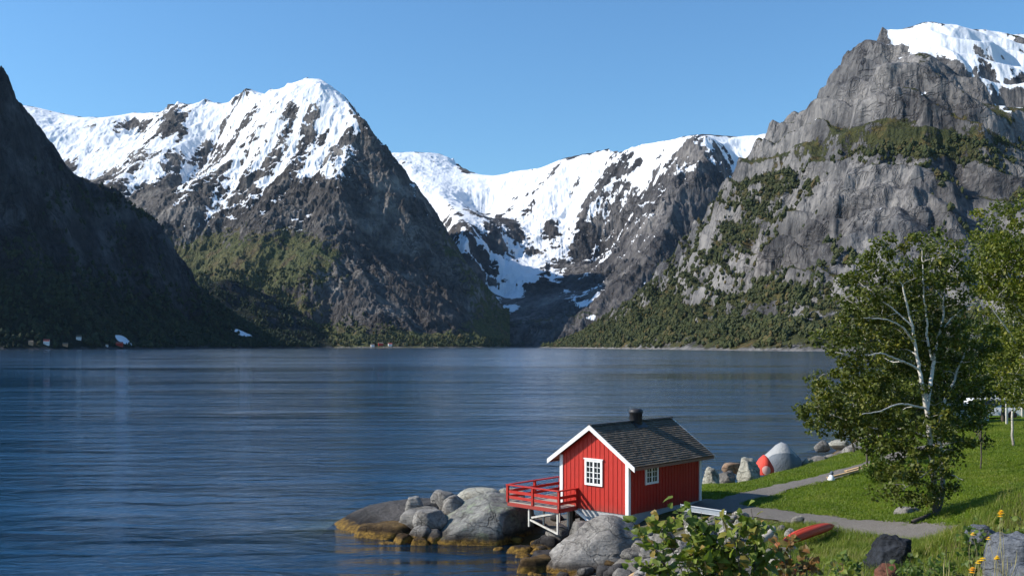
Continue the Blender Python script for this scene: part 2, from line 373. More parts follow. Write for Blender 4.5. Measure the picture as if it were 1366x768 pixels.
ctrlC = [p if p[2] <= 0 else np.array((p[0], p[1], p[2]+H*.0)) for p in ctrlC]
massif('mountain_valley_head', ctrlC, [(430, 4600, 9700), (600, 4400, 10000), (800, 4200, 9800), (1060, 3900, 8600)], 900, 560, m_back,
       amp=130, cell=760, rough=46, lam=40, snow=snowC, veg=lambda px, py, z: -1.6+1.5*sstep(380, 440, py)+blobs(px, py, [(800, 400, 60, 25, .5, -30)]))

# D: the near mountain on the right, lit
crestD = pl((700, 466, 4300), (740, 462, 4100), (800, 433, 3700), (860, 391, 3400), (902, 361, 3200), (926, 325, 3100), (950, 301, 3000), (970, 260, 2950), (991, 230, 2900), (1009, 209, 2850),
            (1027, 182, 2800), (1045, 164, 2770), (1069, 149, 2740), (1099, 136, 2700), (1129, 104, 2660), (1141, 77, 2640), (1159, 62, 2620), (1177, 47, 2600), (1201, 41, 2600), (1225, 37, 2620),
            (1261, 42, 2650), (1303, 50, 2700), (1366, 55, 2760), (1480, 70, 2800), (1650, 110, 2800))
ctrlD = crestD+off(crestD, 260, 420, .7)+off(crestD, 500, 1200, .3)
ctrlD += pl((1180, 90, 2300), (1230, 110, 2250), (1300, 125, 2250), (1400, 140, 2250), (1600, 200, 2200))
ctrlD += pl((1130, 170, 2330), (1170, 190, 2200), (1230, 195, 2100), (1300, 215, 2060), (1366, 230, 2030), (1500, 260, 2000))
ctrlD += pl((1040, 230, 2560), (1080, 215, 2460))
ctrlD += pl((1110, 255, 2120), (1160, 245, 2050), (1230, 235, 1990), (1300, 250, 1960), (1400, 270, 1930))
ctrlD += pl((980, 320, 2500), (1020, 310, 2330), (1060, 330, 2100), (1100, 350, 1900), (1150, 370, 1780), (1220, 380, 1720), (1300, 390, 1700), (1420, 400, 1680))
ctrlD += pl((900, 400, 2600), (950, 400, 2350), (1000, 405, 2120), (1060, 410, 1870), (1120, 420, 1700), (1220, 430, 1620), (1400, 440, 1560))
ctrlD += pl((860, 438, 2500), (930, 440, 2150), (1000, 445, 1850), (1100, 450, 1600), (1300, 455, 1480))
ctrlD += shore((700, 4200), (740, 3500), (800, 2800), (860, 2350), (930, 1950), (1000, 1700), (1100, 1440), (1300, 1330), (1600, 1250))+shore((680, 3900), (740, 3000), (800, 2400), (930, 1650), (1100, 1250), (1400, 1100), (1600, 1000), z=-50)
snowD = lambda px, py, z: -1.9+blobs(px, py, [(1255, 58, 100, 30, 2.7, 8), (1360, 80, 80, 46, 2.3), (1270, 42, 120, 12, 2.2, 5), (1230, 125, 45, 8, 1.9), (1360, 125, 50, 30, 1.2), (1208, 397, 0, 0, 0) if 0 else (1088, 160, 3, 12, 1.6)])
vegD = lambda px, py, z: (-.05+blobs(px, py, [(1020, 250, 50, 50, 1.2, -35), (1080, 200, 30, 20, .8), (1150, 175, 50, 22, .8), (1260, 190, 120, 22, 1.2), (1190, 160, 30, 40, .6), (1330, 160, 60, 20, .5), (960, 330, 40, 20, .9, -40), (1000, 395, 70, 18, 1.0, -20),
          (880, 410, 60, 26, 1.4, -35), (800, 448, 50, 14, 1.4, -20), (1080, 390, 60, 18, .8), (1000, 440, 140, 14, .95), (1200, 420, 60, 20, .7), (1170, 110, 30, 50, -.9), (1180, 280, 120, 45, -.9), (1130, 100, 30, 40, -.5), (1000, 310, 30, 12, .9)]))
massif('mountain_right', ctrlD, [(690, 3300, 4900), (740, 2700, 4800), (860, 1900, 4200), (1000, 1400, 3500), (1200, 1150, 3100), (1550, 1050, 3100)], 980, 640, m_right,
       amp=40, cell=240, rough=20, ledge=(85, .5, .9), lam=5, cliff=0, snow=snowD, veg=vegD, tone=lambda px, py, z: blobs(px, py, [(1250, 300, 120, 60, -.12), (1010, 350, 60, 60, .25), (960, 420, 60, 30, .2), (1140, 300, 60, 40, .1), (1100, 180, 60, 60, -.15)]))
# ---------------------------------------------------------------- the shore the hut stands on
GP = [(5,41,1.2),(8,45,1.6),(6.8,40.3,1.62),(8.6,42.3,1.66),(5.6,39.0,1.45),(2.5,44,.3),(12,45,1.65),(12,38,1.7),(16,38.5,1.95),(16,48,2.2),(20,55,2.6),(26,62,3.1),(32,70,2.9),(40,75,3.2),(24,45,2.9),(30,50,3.5),(40,55,4.0),
 (24,48,2.8),(18.4,35,3.2),(15.9,34,2.85),(13,25,4.75),(10,18,4.2),(8.4,22,2.6),(9.4,22,3.0),(6.5,17,3.5),(7.6,19.5,3.1),(5.5,22,2.2),(7,24,2.3),(7.5,27,2.3),(6.5,31,1.8),(9.5,30,2.1),(10.5,27,2.5),(12,28,2.6),(14,32,2.1),(15,30,3.1),(16,33,2.9),(10,34,1.75),(7.5,35,1.6),
 (0,0,6.9),(6,5,6.6),(8,12,5.5),(5,13,4.6),(2,13,3.9),(-2,10,4),(1,20,2.4),(3.5,28,1.4),(3.5,33,.4),(3.2,36,.2),(12,8,6.9),(20,10,8),(25,25,6.5),(20,20,6.3),(35,35,6.5),(50,20,9),(55,60,5),(60,100,4),(45,90,2.6),(2,-8,8.2),(20,-8,9.5),(50,-8,12),
 (.3,36,-.3),(1.6,34.5,0),(-.5,32,0),(-2,25,0),(-5,15,0),(-9,5,0),(-12,-5,0),(-16,-10,0),
 (-8.7,46.2,-.15),(-6,46,0),(-3.5,46,.3),(-1,45,.4),(1,43.5,.1),(3,40,.15),(1.5,38.5,-.1),(2.3,37,0),
 (-8,47.5,-.7),(-4,49,-.5),(0,49.5,-.3),(4,50,-.2),(7.5,51.5,0),(11,54,-.1),(15,58,0),(18,63,0),(24,74,0),(30,86,0),(37,100,0),
 (7,48.5,1.2),(9.5,49,1.5),(14,52.5,1.6),(16,55,1.6),(20,60,1.8),(24,66,2.0),(30,76,2.4),(22.5,59,2.2),(36,88,2.8),
 (-3,36,-.6),(-6,40,-1),(0,33,-.3),(-10,40,-2.5),(-14,46,-3),(-5,30,-3),(-10,25,-4),(-12,50,-3.5),(-4,53,-2.5),(4,55,-2.5),(10,60,-2.5),(16,68,-3),(26,88,-3),(-17,0,-4),(-12,10,-4),(-20,30,-6),(-20,60,-6),(0,70,-6),(15,85,-6),(28,110,-6),(40,118,-3),(60,118,2),(-24,-10,-6)]
_rg = RBF([np.array(p, float) for p in GP], 0.02)
def gz(x, y):
    x = np.asarray(x, float); y = np.asarray(y, float)
    return _rg(x, y)+fbm(x/3.1, y/3.1, 4)*.10+fbm(x/.6+50, y/.6, 3)*.02+fbm(x/1.3+9, y/1.3, 4, .6, True)*.22*sstep(9.5, 7, x+fbm(x/2.5, y/2.5, 4)*2.2)*sstep(38, 36.5, y)
def gz1(x, y): return float(gz(np.array([x]), np.array([y]))[0])
def GR(px, py, z=None):
    """ground point under a line of sight"""
    D = np.arange(6, 120, .1); X = (px-CX)/F*D; Z = H-(py-HOR)/F*D
    k = np.argmax(gz(X, D) >= Z)
    return Vector((X[k], D[k], float(gz(X[k:k+1], D[k:k+1])[0])))
def bed_z(X, Y):
    inside = (X > -24) & (X < 62) & (Y < 118) & (Y > -9)
    return np.where(inside, _rg(np.clip(X, -24, 62), np.clip(Y, -9, 118)), -6)

def seg_dist(x, y, pts):
    d = np.full(x.shape, 1e9)
    for (ax, ay), (bx, by) in zip(pts[:-1], pts[1:]):
        vx, vy = bx-ax, by-ay; t = np.clip(((x-ax)*vx+(y-ay)*vy)/(vx*vx+vy*vy), 0, 1)
        d = np.minimum(d, np.hypot(x-ax-t*vx, y-ay-t*vy))
    return d
def smooth_line(pts, n=8):
    pts = [Vector(p[:2]) for p in pts]; out = []
    P4 = [pts[0]*2-pts[1]]+pts+[pts[-1]*2-pts[-2]]
    for i in range(1, len(P4)-2):
        a, b, c, d = P4[i-1:i+3]
        for k in range(n):
            t = k/n; out.append(.5*((2*b)+(c-a)*t+(2*a-5*b+4*c-d)*t*t+(3*b-a-3*c+d)*t*t*t))
    out.append(pts[-1]); return [tuple(p) for p in out]
LOWP = smooth_line([GR(925, 668), GR(985, 678), GR(1040, 687), GR(1090, 694), GR(1140, 700), GR(1190, 707), GR(1240, 715)])
_e = Vector(LOWP[-1])-Vector(LOWP[-6]); _e.normalize(); LOWP.append(tuple(Vector(LOWP[-1])+_e*2)); LOWP.append(tuple(Vector(LOWP[-1])+_e*2))
UPP = smooth_line([GR(950, 676), GR(985, 664), GR(1030, 654), GR(1075, 643), GR(1120, 631), GR(1165, 617), GR(1200, 606), GR(1260, 590)])

def path_strip(name, line, half, mat):
    pts = [Vector(p) for p in line]; V = []; nw = 7
    for i, p in enumerate(pts):
        t = (pts[min(i+1, len(pts)-1)]-pts[max(i-1, 0)]).normalized(); n = Vector((-t.y, t.x))
        hw = half*(1+.12*math.sin(i*1.7)+.08*math.sin(i*.6))
        for k in range(nw):
            s = (k/(nw-1)*2-1); q = p+n*s*hw
            V.append((q.x, q.y, gz1(q.x, q.y)+.02-.035*abs(s)**3))
    o = link(bpy.data.objects.new(name, np_mesh(name, V, grid_quads(len(pts), nw), mat))); tag(o, kind='structure')

def ground_mats():
    t = NT('gravel'); p = t.pos()
    c = t.mix(t.noise(p, 3, 5, .7), (.14, .125, .11), (.25, .23, .205))
    c = t.mix(t.ramp(t.noise(p, 28, 3, .7), (.4, 0), (.6, 1)), c, t.mix(1, c, (.6, .6, .6), 'MULTIPLY'))
    c = t.mix(t.ramp(t.noise(p, 1.4, 5, .7), (.6, 0), (.7, .8)), c, (.07, .10, .02))
    gravel = t.done(t.bsdf(c, .9, t.bump(t.noise(p, 30, 4, .7), .02), spec=.1))
    t = NT('meadow'); p = t.pos(); z = t.sep(p)[2]
    a = t.noise(p, .5, 5, .65); b = t.noise(p, 5, 5, .7); f = t.noise(t.map(p, (1, 1, .5)), 26, 4, .75)
    c = t.mix(t.ramp(a, (.35, 0), (.65, 1)), (.12, .19, .010), (.17, .23, .014))
    c = t.mix(t.ramp(b, (.42, 0), (.62, 1)), c, (.08, .14, .010))
    c = t.mix(t.ramp(f, (.38, .75), (.55, 0)), c, (.055, .10, .008))
    c = t.mix(t.ramp(t.noise(p, 1.1, 4, .6), (.60, 0), (.72, .6)), c, (.17, .16, .045))
    rough = t.attr('wild')
    wc = t.mix(t.ramp(t.noise(p, 2.2, 5, .7), (.4, 0), (.6, 1)), (.06, .075, .02), (.13, .11, .045))
    c = t.mix(rough, c, wc)
    rk = t.mix(t.noise(p, 4, 6, .7), (.10, .09, .08), (.30, .28, .25))
    wet = t.mix(t.noise(p, 3, 5, .7), (.06, .035, .012), (.17, .10, .025))
    rk = t.mix(t.ramp(z, (0, 0), (.5, 1)), t.mix(t.ramp(z, (0, 0), (1, 1)), wet, wet), rk) if 0 else rk
    zz = t.math('ADD', z, t.math('MULTIPLY', t.noise(p, 2, 3), .3))
    rk = t.mix(t.n('ShaderNodeMapRange', Value=zz, i1=.25, i2=.55).outputs[0], wet, rk)
    rk = t.mix(t.n('ShaderNodeMapRange', Value=z, i1=-2.2, i2=-.3).outputs[0], (.012, .022, .024), rk)  # bed colour darkens with depth in place of light absorbed by the water
    c = t.mix(t.attr('stone'), c, rk)
    hb = t.math('ADD', f, t.math('MULTIPLY', b, .8))
    meadow = t.done(t.bsdf(c, .9, t.bump(hb, .09), spec=.08))
    return gravel, meadow
m_gravel, m_meadow = ground_mats()
def make_ground():
    x = np.arange(-24, 62.01, .2); y = np.arange(-9, 118.01, .2)
    X, Y = np.meshgrid(x, y, indexing='ij'); Z = gz(X, Y)
    n = fbm(X/2.5, Y/2.5, 4)
    stone = 1-sstep(.75, 1.25, Z+n*.8+.0*X)
    # rubble between the path and the water
    px = CX+X/Y.clip(1)*F
    rub = sstep(9.3, 7.6, X+n*2.2)*sstep(37.6, 36.6, Y+n)*sstep(-6, 12, Y)
    stone = np.maximum(stone, rub)
    dl = np.minimum(seg_dist(X, Y, LOWP), seg_dist(X, Y, UPP))
    Z = Z-.05*(1-sstep(.9, 1.4, dl))
    lowy = np.interp(X.ravel(), [p[0] for p in LOWP], [p[1] for p in LOWP]).reshape(X.shape)
    wild = sstep(.2, 1.2, lowy-Y+n*1.2)
    V = np.stack([X, Y, Z], -1).reshape(-1, 3)
    o = link(bpy.data.objects.new('ground', np_mesh('ground', V, grid_quads(len(x), len(y)), m_meadow, True, dict(stone=stone.ravel(), wild=wild.ravel()))))
    tag(o, kind='structure')
    return X, Y, Z, stone, wild, dl
# ---------------------------------------------------------------- water and sea bed
def water_mat():
    t = NT('water'); p = t.pos()
    d = t.n('ShaderNodeVectorMath', _operation='LENGTH', i0=p).outputs['Value']
    pw = t.map(p, (1, 1, 1), (0, 0, .5))
    gust_ = t.noise(t.map(p, (.3, 1.0, 1), (0, 0, .1)), .02, 4, .6, .5)
    w1 = t.noise(t.map(p, (.8, 1.6, 1), (0, 0, .25)), 1.9, 5, .68, .6)
    w2 = t.noise(t.map(p, (.5, 1.15, 1), (0, 0, -.12)), .55, 3, .5, .6)
    w3 = t.noise(t.map(p, (.6, 1.2, 1), (0, 0, .1)), .06, 4, .55, .4)
    w4 = t.noise(t.map(p, (.22, 1.0, 1), (0, 0, .12)), .15, 2, .5, .6)
    calm = t.ramp(gust_, (.36, .35), (.64, 1.2))
    hh = t.math('ADD', t.math('MULTIPLY', w1, .05), t.math('ADD', t.math('MULTIPLY', w2, .28), t.math('ADD', t.math('MULTIPLY', w4, .6), t.math('MULTIPLY', w3, .15))))
    hh = t.math('MULTIPLY', hh, calm)
    yy = t.math('ADD', t.sep(p)[1], t.math('MULTIPLY', t.math('SUBTRACT', t.noise(t.map(p, (.4, 1, 1)), .01, 3), .5), 120))
    wind = t.n('ShaderNodeMapRange', Value=yy, i1=230, i2=420).outputs[0]      # the breeze that ruffles the outer fjord
    # patches of wind: rough and calm water
    gust = gust_
    nrm = t.bump(hh, 1.0, 1.0)
    fr = t.n('ShaderNodeFresnel', IOR=1.333, Normal=nrm)
    gl = t.n('ShaderNodeBsdfGlossy', Color=(.9, .95, 1, 1), Roughness=t.math('ADD', t.ramp(gust, (.35, .02), (.65, .08)), t.math('MULTIPLY', wind, .075)), Normal=nrm)
    z = t.attr('depth')
    tr = t.n('ShaderNodeBsdfTransparent', Color=(.55, .72, .70, 1))
    deep = t.bsdf((.0025, .028, .066), .6, nrm, spec=0)
    body = t.n('ShaderNodeMixShader', i0=t.ramp(z, (.0, .25), (.5, .9), (1, 1)), i1=tr, i2=deep)
    return t.done(t.n('ShaderNodeMixShader', i0=fr, i1=body, i2=gl))
def make_water():
    nu, nv = 260, 420
    u = np.linspace(-900, 2300, nu); r = np.concatenate([np.linspace(14, 75, 200), 75*np.exp(np.linspace(.02, math.log(12000/75), nv-200))])
    Y = r[None, :]+0*u[:, None]; X = (u[:, None]-CX)/F*Y
    dep = np.clip(-bed_z(X, Y)/3.0, 0, 1)
    V = np.stack([X, Y, 0*X], -1).reshape(-1, 3)
    o = link(bpy.data.objects.new('water', np_mesh('water', V, grid_quads(nu, nv), water_mat(), True, dict(depth=dep.ravel()))))
    tag(o, kind='structure')
# ---------------------------------------------------------------- rocks
rr = random.Random(5)
def rock_surface(name, a, b, wetband=True, lichen=0.0, sc=1.0, seedoff=0):
    t = NT(name); p = t.pos(); z = t.sep(p)[2]
    q = t.map(p, loc=(seedoff, 0, 0))
    n1 = t.noise(q, .9*sc, 6, .65, .3); n2 = t.noise(q, 6*sc, 6, .7); n3 = t.noise(q, 40*sc, 3, .7)
    c = t.mix(t.ramp(n1, (.34, 0), (.66, 1)), a, b)
    c = t.mix(t.ramp(n2, (.35, .8), (.55, 0)), c, t.mix(1, c, (.5, .5, .5), 'MULTIPLY'))
    c = t.mix(t.ramp(n3, (.4, .5), (.6, 0)), c, t.mix(1, c, (.55, .55, .55), 'MULTIPLY'))
    lay = t.noise(t.map(q, (.6, .6, 5), (.3, .25, 0)), 1.3*sc, 5, .65, .3)
    c = t.mix(t.ramp(lay, (.35, .55), (.46, 0)), c, t.mix(1, c, (.5, .48, .47), 'MULTIPLY'))
    wv = t.n('ShaderNodeVectorMath', _operation='ADD', i0=q, i1=t.n('ShaderNodeVectorMath', _operation='SCALE', i0=t.noise(q, 1.2, 4, out=1), Scale=.9))
    ck = t.vor(t.map(wv, (1, 1, 1.5), (.4, .2, .5)), .75*sc, 'DISTANCE_TO_EDGE'); ck2 = t.vor(t.map(wv, (.5, 1, 2.5), (.2, .5, .1)), 1.9*sc, 'DISTANCE_TO_EDGE')
    ckm = t.math('MAXIMUM', t.ramp(ck, (0, 1), (.022, 0)), t.math('MULTIPLY', t.ramp(ck2, (0, 1), (.03, 0)), t.ramp(t.noise(q, .8, 3), (.5, 0), (.6, .7))))
    c = t.mix(t.math('MULTIPLY', ckm, .5), c, (.03, .028, .025))
    st = t.ramp(t.noise(t.map(q, (1, 1, .2), loc=(5, 5, 5)), 1.6, 6, .7), (.52, 0), (.68, .7))
    c = t.mix(st, c, t.mix(1, c, (.48, .45, .41), 'MULTIPLY'))
    if lichen:
        c = t.mix(t.math('MULTIPLY', t.ramp(t.noise(t.map(q, loc=(9, 4, 2)), 1.3*sc, 6, .7), (.5, 0), (.62, 1)), lichen), c, (.26, .30, .20))
        c = t.mix(t.ramp(t.noise(t.map(q, loc=(3, 7, 5)), 1.1*sc, 4, .6), (.69, 0), (.73, .7)), c, (.34, .20, .05))
    if wetband:
        zz = t.math('ADD', z, t.math('MULTIPLY', t.math('SUBTRACT', t.noise(q, 2.2, 4), .5), .35))
        dark = t.n('ShaderNodeMapRange', Value=zz, i1=.35, i2=.62).outputs[0]
        c = t.mix(dark, t.mix(1, c, (.28, .25, .23), 'MULTIPLY'), c)
        weed = t.mix(t.ramp(n2, (.4, 0), (.6, 1)), (.07, .04, .010), (.24, .14, .025))
        c = t.mix(t.n('ShaderNodeMapRange', Value=zz, i1=.16, i2=.30).outputs[0], weed, c)
    hh = t.math('ADD', t.math('MULTIPLY', n2, .6), t.math('ADD', t.math('MULTIPLY', n3, .12), t.math('MULTIPLY', lay, .7)))
    hh = t.math('SUBTRACT', hh, t.math('MULTIPLY', ckm, .25))
    return t.done(t.bsdf(c, .82, t.bump(hh, .15/sc), spec=.2))
MR = dict(
    grey=rock_surface('grey_rock', (.16, .15, .135), (.30, .28, .25)),
    giant=rock_surface('lichen_rock', (.19, .19, .175), (.33, .32, .29), lichen=.75, seedoff=4),
    pale=rock_surface('pale_rock', (.22, .205, .185), (.40, .375, .335)),
    cream=rock_surface('cream_rock', (.36, .34, .27), (.50, .48, .40), wetband=False),
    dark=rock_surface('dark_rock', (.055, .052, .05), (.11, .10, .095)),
    brown=rock_surface('weedy_rock', (.12, .075, .03), (.22, .14, .05)),
    blue=rock_surface('blue_grey_rock', (.10, .11, .125), (.21, .225, .25), wetband=False, sc=1.5),
    black=rock_surface('black_rock', (.012, .014, .018), (.04, .045, .055), wetband=False, sc=2),
    red=rock_surface('red_lichen_rock', (.11, .05, .035), (.26, .10, .06), wetband=False, sc=3),
    orange=rock_surface('orange_rock', (.24, .13, .07), (.36, .25, .17), wetband=False, sc=1))
def noise3(v, s, o=3):
    x, y, z = (v*s).T
    return (fbm(x+z*.31, y+9, o)+fbm(y+x*.27+31, z+3, o)+fbm(z+y*.33+57, x+71, o))*.6
_sph = {}
def sphere_pts(sub):
    if sub not in _sph:
        bm = bmesh.new(); bmesh.ops.create_icosphere(bm, subdivisions=sub, radius=1)
        _sph[sub] = (np.array([v.co[:] for v in bm.verts]), [[v.index for v in f.verts] for f in bm.faces]); bm.free()
    return _sph[sub]
def rock_mesh(name, dims, seed, mat, cuts=12, sub=4, bump=.06, planes=(), flat=.75, sharp=34.0):
    r = np.random.default_rng(seed); V, Fc = sphere_pts(sub); d = V.copy()
    N = r.normal(size=(cuts, 3)); N /= np.linalg.norm(N, axis=1)[:, None]; C = r.uniform(.60, .86, cuts)
    if len(planes):
        pn = np.array([p[:3] for p in planes], float); pn /= np.linalg.norm(pn, axis=1)[:, None]
        N = np.r_[N, pn]; C = np.r_[C, [p[3] for p in planes]]
    N = np.r_[N, [[0, 0, 1], [0, 0, -1]]]; C = np.r_[C, [flat, .7]]
    dt = np.maximum(d@N.T, 1e-3)/C[None]                     # 1/r of each cut
    inv = (np.sum(dt**sharp, 1)+1.0)**(1/sharp)
    v = d/inv[:, None]
    off_ = r.uniform(0, 50, 3)
    v = v*(1+noise3(d+off_, 1.6, 4)*bump*2.0+noise3(d+off_, 5, 4)*bump*.9)[:, None]
    v = v*np.array(dims)/2
    me = np_mesh(name, v, Fc, MR[mat] if isinstance(mat, str) else mat, True, tris=True)
    return me
def rock(px0, px1, pyb, pyt, D, mat, label, depth=None, seed=1, rot=0, tilt=(0, 0), name='boulder', cat='rock', group=None, sub=4, dz=0.0, hgt=None, **kw):
    """a boulder seen between px0..px1 whose top shows at pyt, at distance D"""
    wdt = (px1-px0)/F*D; ztop = H-(pyt-HOR)/F*D; X = ((px0+px1)/2-CX)/F*D
    zb = H-(pyb-HOR)/F*D
    hh = hgt or max(.12, (ztop-zb)*1.25+.12)
    me = rock_mesh(name, (wdt*1.08, depth or wdt*.8, hh/.85), seed, mat, sub=sub, **kw)
    o = link(bpy.data.objects.new(name, me)); o.location = (X, D, ztop-hh*.45+dz); o.rotation_euler = (tilt[0], tilt[1], rot)
    tag(o, label, cat, group); return o

def pp0(*a): return P(*a)
rock(422, 606, 716, 664, 45.6, 'dark', 'long low dark slab sloping into the water at the tip of the rocky point, orange-brown along its edge', depth=4.2, seed=3, tilt=(.04, -.16), cuts=5, flat=.5, name='rock_slab', planes=[(-.35, -.3, .88, .36), (-.6, -.1, .75, .5)], dz=-.1)
rock(476, 552, 728, 697, 43.6, 'brown', 'brown weedy flat rock at the waterline below the dark slab', depth=1.8, seed=5, tilt=(.1, -.05), cuts=5)
rock(541, 567, 688, 662, 44.4, 'pale', 'small pale block perched on top of the dark slab', seed=8, depth=.7)
rock(573, 610, 684, 655, 45.2, 'pale', 'tilted pale grey rock behind the flat oval one on the point', seed=11, depth=1.3, tilt=(0, .2))
rock(592, 624, 694, 660, 44.4, 'pale', 'upright pale wedge of rock leaning on the giant boulder', seed=13, depth=.9, tilt=(0, -.35))
rock(533, 590, 704, 679, 43.7, 'grey', 'grey slab under the flat oval rock on the point', seed=17, depth=1.9, tilt=(.1, -.1), cuts=6)
rock(552, 594, 702, 680, 43.0, 'pale', 'flat oval light grey rock between the dark slab and the giant boulder', seed=19, depth=1.1, cuts=3, tilt=(.15, .05))
rock(612, 668, 668, 651, 47.5, 'cream', 'pale flat slabs showing behind the top of the giant boulder', seed=23, depth=1.8, tilt=(0, -.08), cuts=5)
rock(655, 700, 668, 652, 47.6, 'cream', 'pale flat rock behind the left corner of the deck', seed=24, depth=1.5, cuts=5)
rock(563, 716, 752, 656, 43.2, 'giant', 'giant grey-green lichen-covered boulder left of the deck, an orange spot on its face', depth=4.4, seed=29, cuts=3, sub=5, flat=.95, bump=.035, hgt=2.9, name='boulder', dz=-.05,
     planes=[(-.66, -.22, .70, .36), (.85, -.45, .05, .66), (-.05, -.97, .15, .70), (.35, -.25, .9, .66), (-.2, .5, .8, .75), (-.9, -.2, .3, .78)])
rock(480, 512, 722, 703, 43.8, 'brown', 'brown weed-covered rock left of the row of small shore stones', seed=31, depth=1)
rock(524, 552, 738, 711, 42.2, 'brown', 'rounded brown weedy stone just left of the giant boulder', seed=37, depth=.9)
rock(500, 530, 737, 723, 42.0, 'brown', 'low brown weedy stone lying in the shallow water', seed=41, depth=.9, cuts=5)
rock(545, 572, 740, 718, 41.7, 'dark', 'dark wet stone squeezed between the brown stone and the giant boulder', seed=43, depth=.9)
rock(546, 577, 722, 700, 42.3, 'pale', 'small pale stone above the dark wet one', seed=47, depth=.7)
rock(566, 600, 738, 706, 42.2, 'grey', 'grey wedge of rock at the left foot of the giant boulder', seed=53, depth=1.2)
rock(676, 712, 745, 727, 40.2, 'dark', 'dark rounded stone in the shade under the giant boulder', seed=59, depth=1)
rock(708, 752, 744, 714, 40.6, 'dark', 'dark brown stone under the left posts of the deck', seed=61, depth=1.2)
rock(727, 762, 728, 704, 41.0, 'grey', 'flat grey stone carrying the middle deck post', seed=67, depth=1.2, cuts=4)
rock(700, 766, 775, 734, 37.8, 'dark', 'low dark stone beside the brown one at the bottom edge', seed=71, depth=1.8)
rock(686, 742, 785, 742, 36.9, 'brown', 'orange-brown weedy stone at the waterline, at the bottom edge of the picture', seed=73, depth=1.6)
rock(728, 886, 792, 697, 37.2, 'grey', 'huge pale boulder in front of the hut, sloping down to the left', depth=3.4, seed=79, cuts=3, sub=5, flat=.92, bump=.03, hgt=3.0, dz=-.05, mat2=None, planes=[(-.6, -.2, .75, .60), (.6, -.2, .7, .70), (0, -.8, .55, .66), (-.1, -.3, .95, .78)]) if 0 else \
rock(728, 886, 792, 697, 37.2, 'pale', 'huge pale boulder in front of the hut, sloping down to the left', depth=3.4, seed=79, cuts=3, sub=5, flat=.92, bump=.03, hgt=3.0, dz=-.05, planes=[(-.6, -.2, .75, .60), (.6, -.2, .7, .70), (0, -.8, .55, .66), (-.1, -.3, .95, .78)])
rock(757, 800, 716, 694, 39.6, 'grey', 'grey stone in the gap behind the huge pale boulder', seed=83, depth=1.3)
rock(866, 902, 745, 705, 35.2, 'grey', 'grey stone leaning on the right side of the huge pale boulder', seed=89, depth=1)
rock(858, 898, 785, 748, 34.0, 'pale', 'angular light grey stone at the bottom edge below the bush', seed=97, depth=1)
# shore stones behind the hut
rock(934, 962, 650, 623, 49.5, 'cream', 'squarish beige rock at the right-hand back corner of the hut', seed=101, depth=1, planes=[(-.75, -.5, .5, .48), (.5, -.6, .7, .52), (.1, -.3, .95, .6)], bump=.09)
rock(956, 984, 645, 627, 50.5, 'grey', 'grey rock between the beige one and the cream boulder', seed=103, depth=1, planes=[(-.75, -.5, .5, .48), (.5, -.6, .7, .52), (.1, -.3, .95, .6)], bump=.09)
rock(964, 990, 628, 617, 53.5, 'orange', 'flat orange-brown rock lying on the stones by the water', seed=107, depth=.9, cuts=6)
rock(980, 1014, 642, 611, 51.5, 'cream', 'big cream-coloured boulder left of the red tent', seed=109, depth=1.4, cuts=6, planes=[(-.75, -.5, .5, .48), (.5, -.6, .7, .52), (.1, -.3, .95, .6)], bump=.09)
rock(1068, 1086, 625, 611, 55.5, 'cream', 'small white stone beside the big grey tent', seed=113)
rock(1076, 1112, 622, 608, 58, 'grey', 'low ridge of grey rock right of the big grey tent', seed=127, depth=1.5)
rock(1100, 1126, 618, 605, 60, 'grey', 'grey stone between the low ridge and the pale pointed rock', seed=131)
rock(1124, 1152, 612, 593, 62, 'pale', 'pale pointed rock on the shore beside the birch', seed=137)
rock(1087, 1108, 600, 587, 74, 'pale', 'small rock standing in the water off the shore', seed=139)
rock(1104, 1136, 597, 586, 76, 'cream', 'low cream rock in the water beside the small one', seed=149, depth=2)
rock(1194, 1228, 693, 676, 37.9, 'pale', 'rounded pale stone lying on the lawn at the foot of the birch', seed=151, depth=.8, cuts=3)
rock(1318, 1400, 800, 713, 17.5, 'blue', 'large blue-grey boulder at the right edge among the flowers', seed=157, depth=1.1, cuts=4, sub=5)
rock(1290, 1330, 718, 700, 20.5, 'blue', 'small blue-grey stone half hidden by the grass above the large one', seed=163, depth=.5)
rock(1345, 1400, 800, 752, 15.0, 'blue', 'blue-grey stone below the large boulder in the bottom right corner', seed=167, depth=.7)
rock(1156, 1216, 780, 714, 24.5, 'black', 'black cracked boulder in the grass below the path', seed=173, depth=1.4, cuts=16, hgt=1.25, sub=5, bump=.12, tilt=(.1, .25), rot=.5)
rock(1166, 1202, 785, 750, 22.8, 'red', 'red lichen-covered rock in front of the black boulder', seed=179, depth=.7)
for i in range(60):
    px = rr.uniform(690, 880); py = rr.uniform(712, 785)
    g = GR(px, py); sz = rr.uniform(.35, .85)
    if g.y > 41 or g.y < 30: continue
    me = rock_mesh('stone', (sz*1.3, sz, sz*.8), 800+i, ('dark', 'grey', 'brown', 'grey')[i % 4] if g.z < .7 else 'grey', sub=3)
    o = link(bpy.data.objects.new('stone', me)); o.location = (g.x, g.y, g.z+sz*.08); o.rotation_euler = (rr.uniform(-.3, .3), rr.uniform(-.3, .3), i)
    tag(o, 'stone in the rubble around the huge pale boulder at the waterline', 'stone', 'stones around the huge pale boulder')
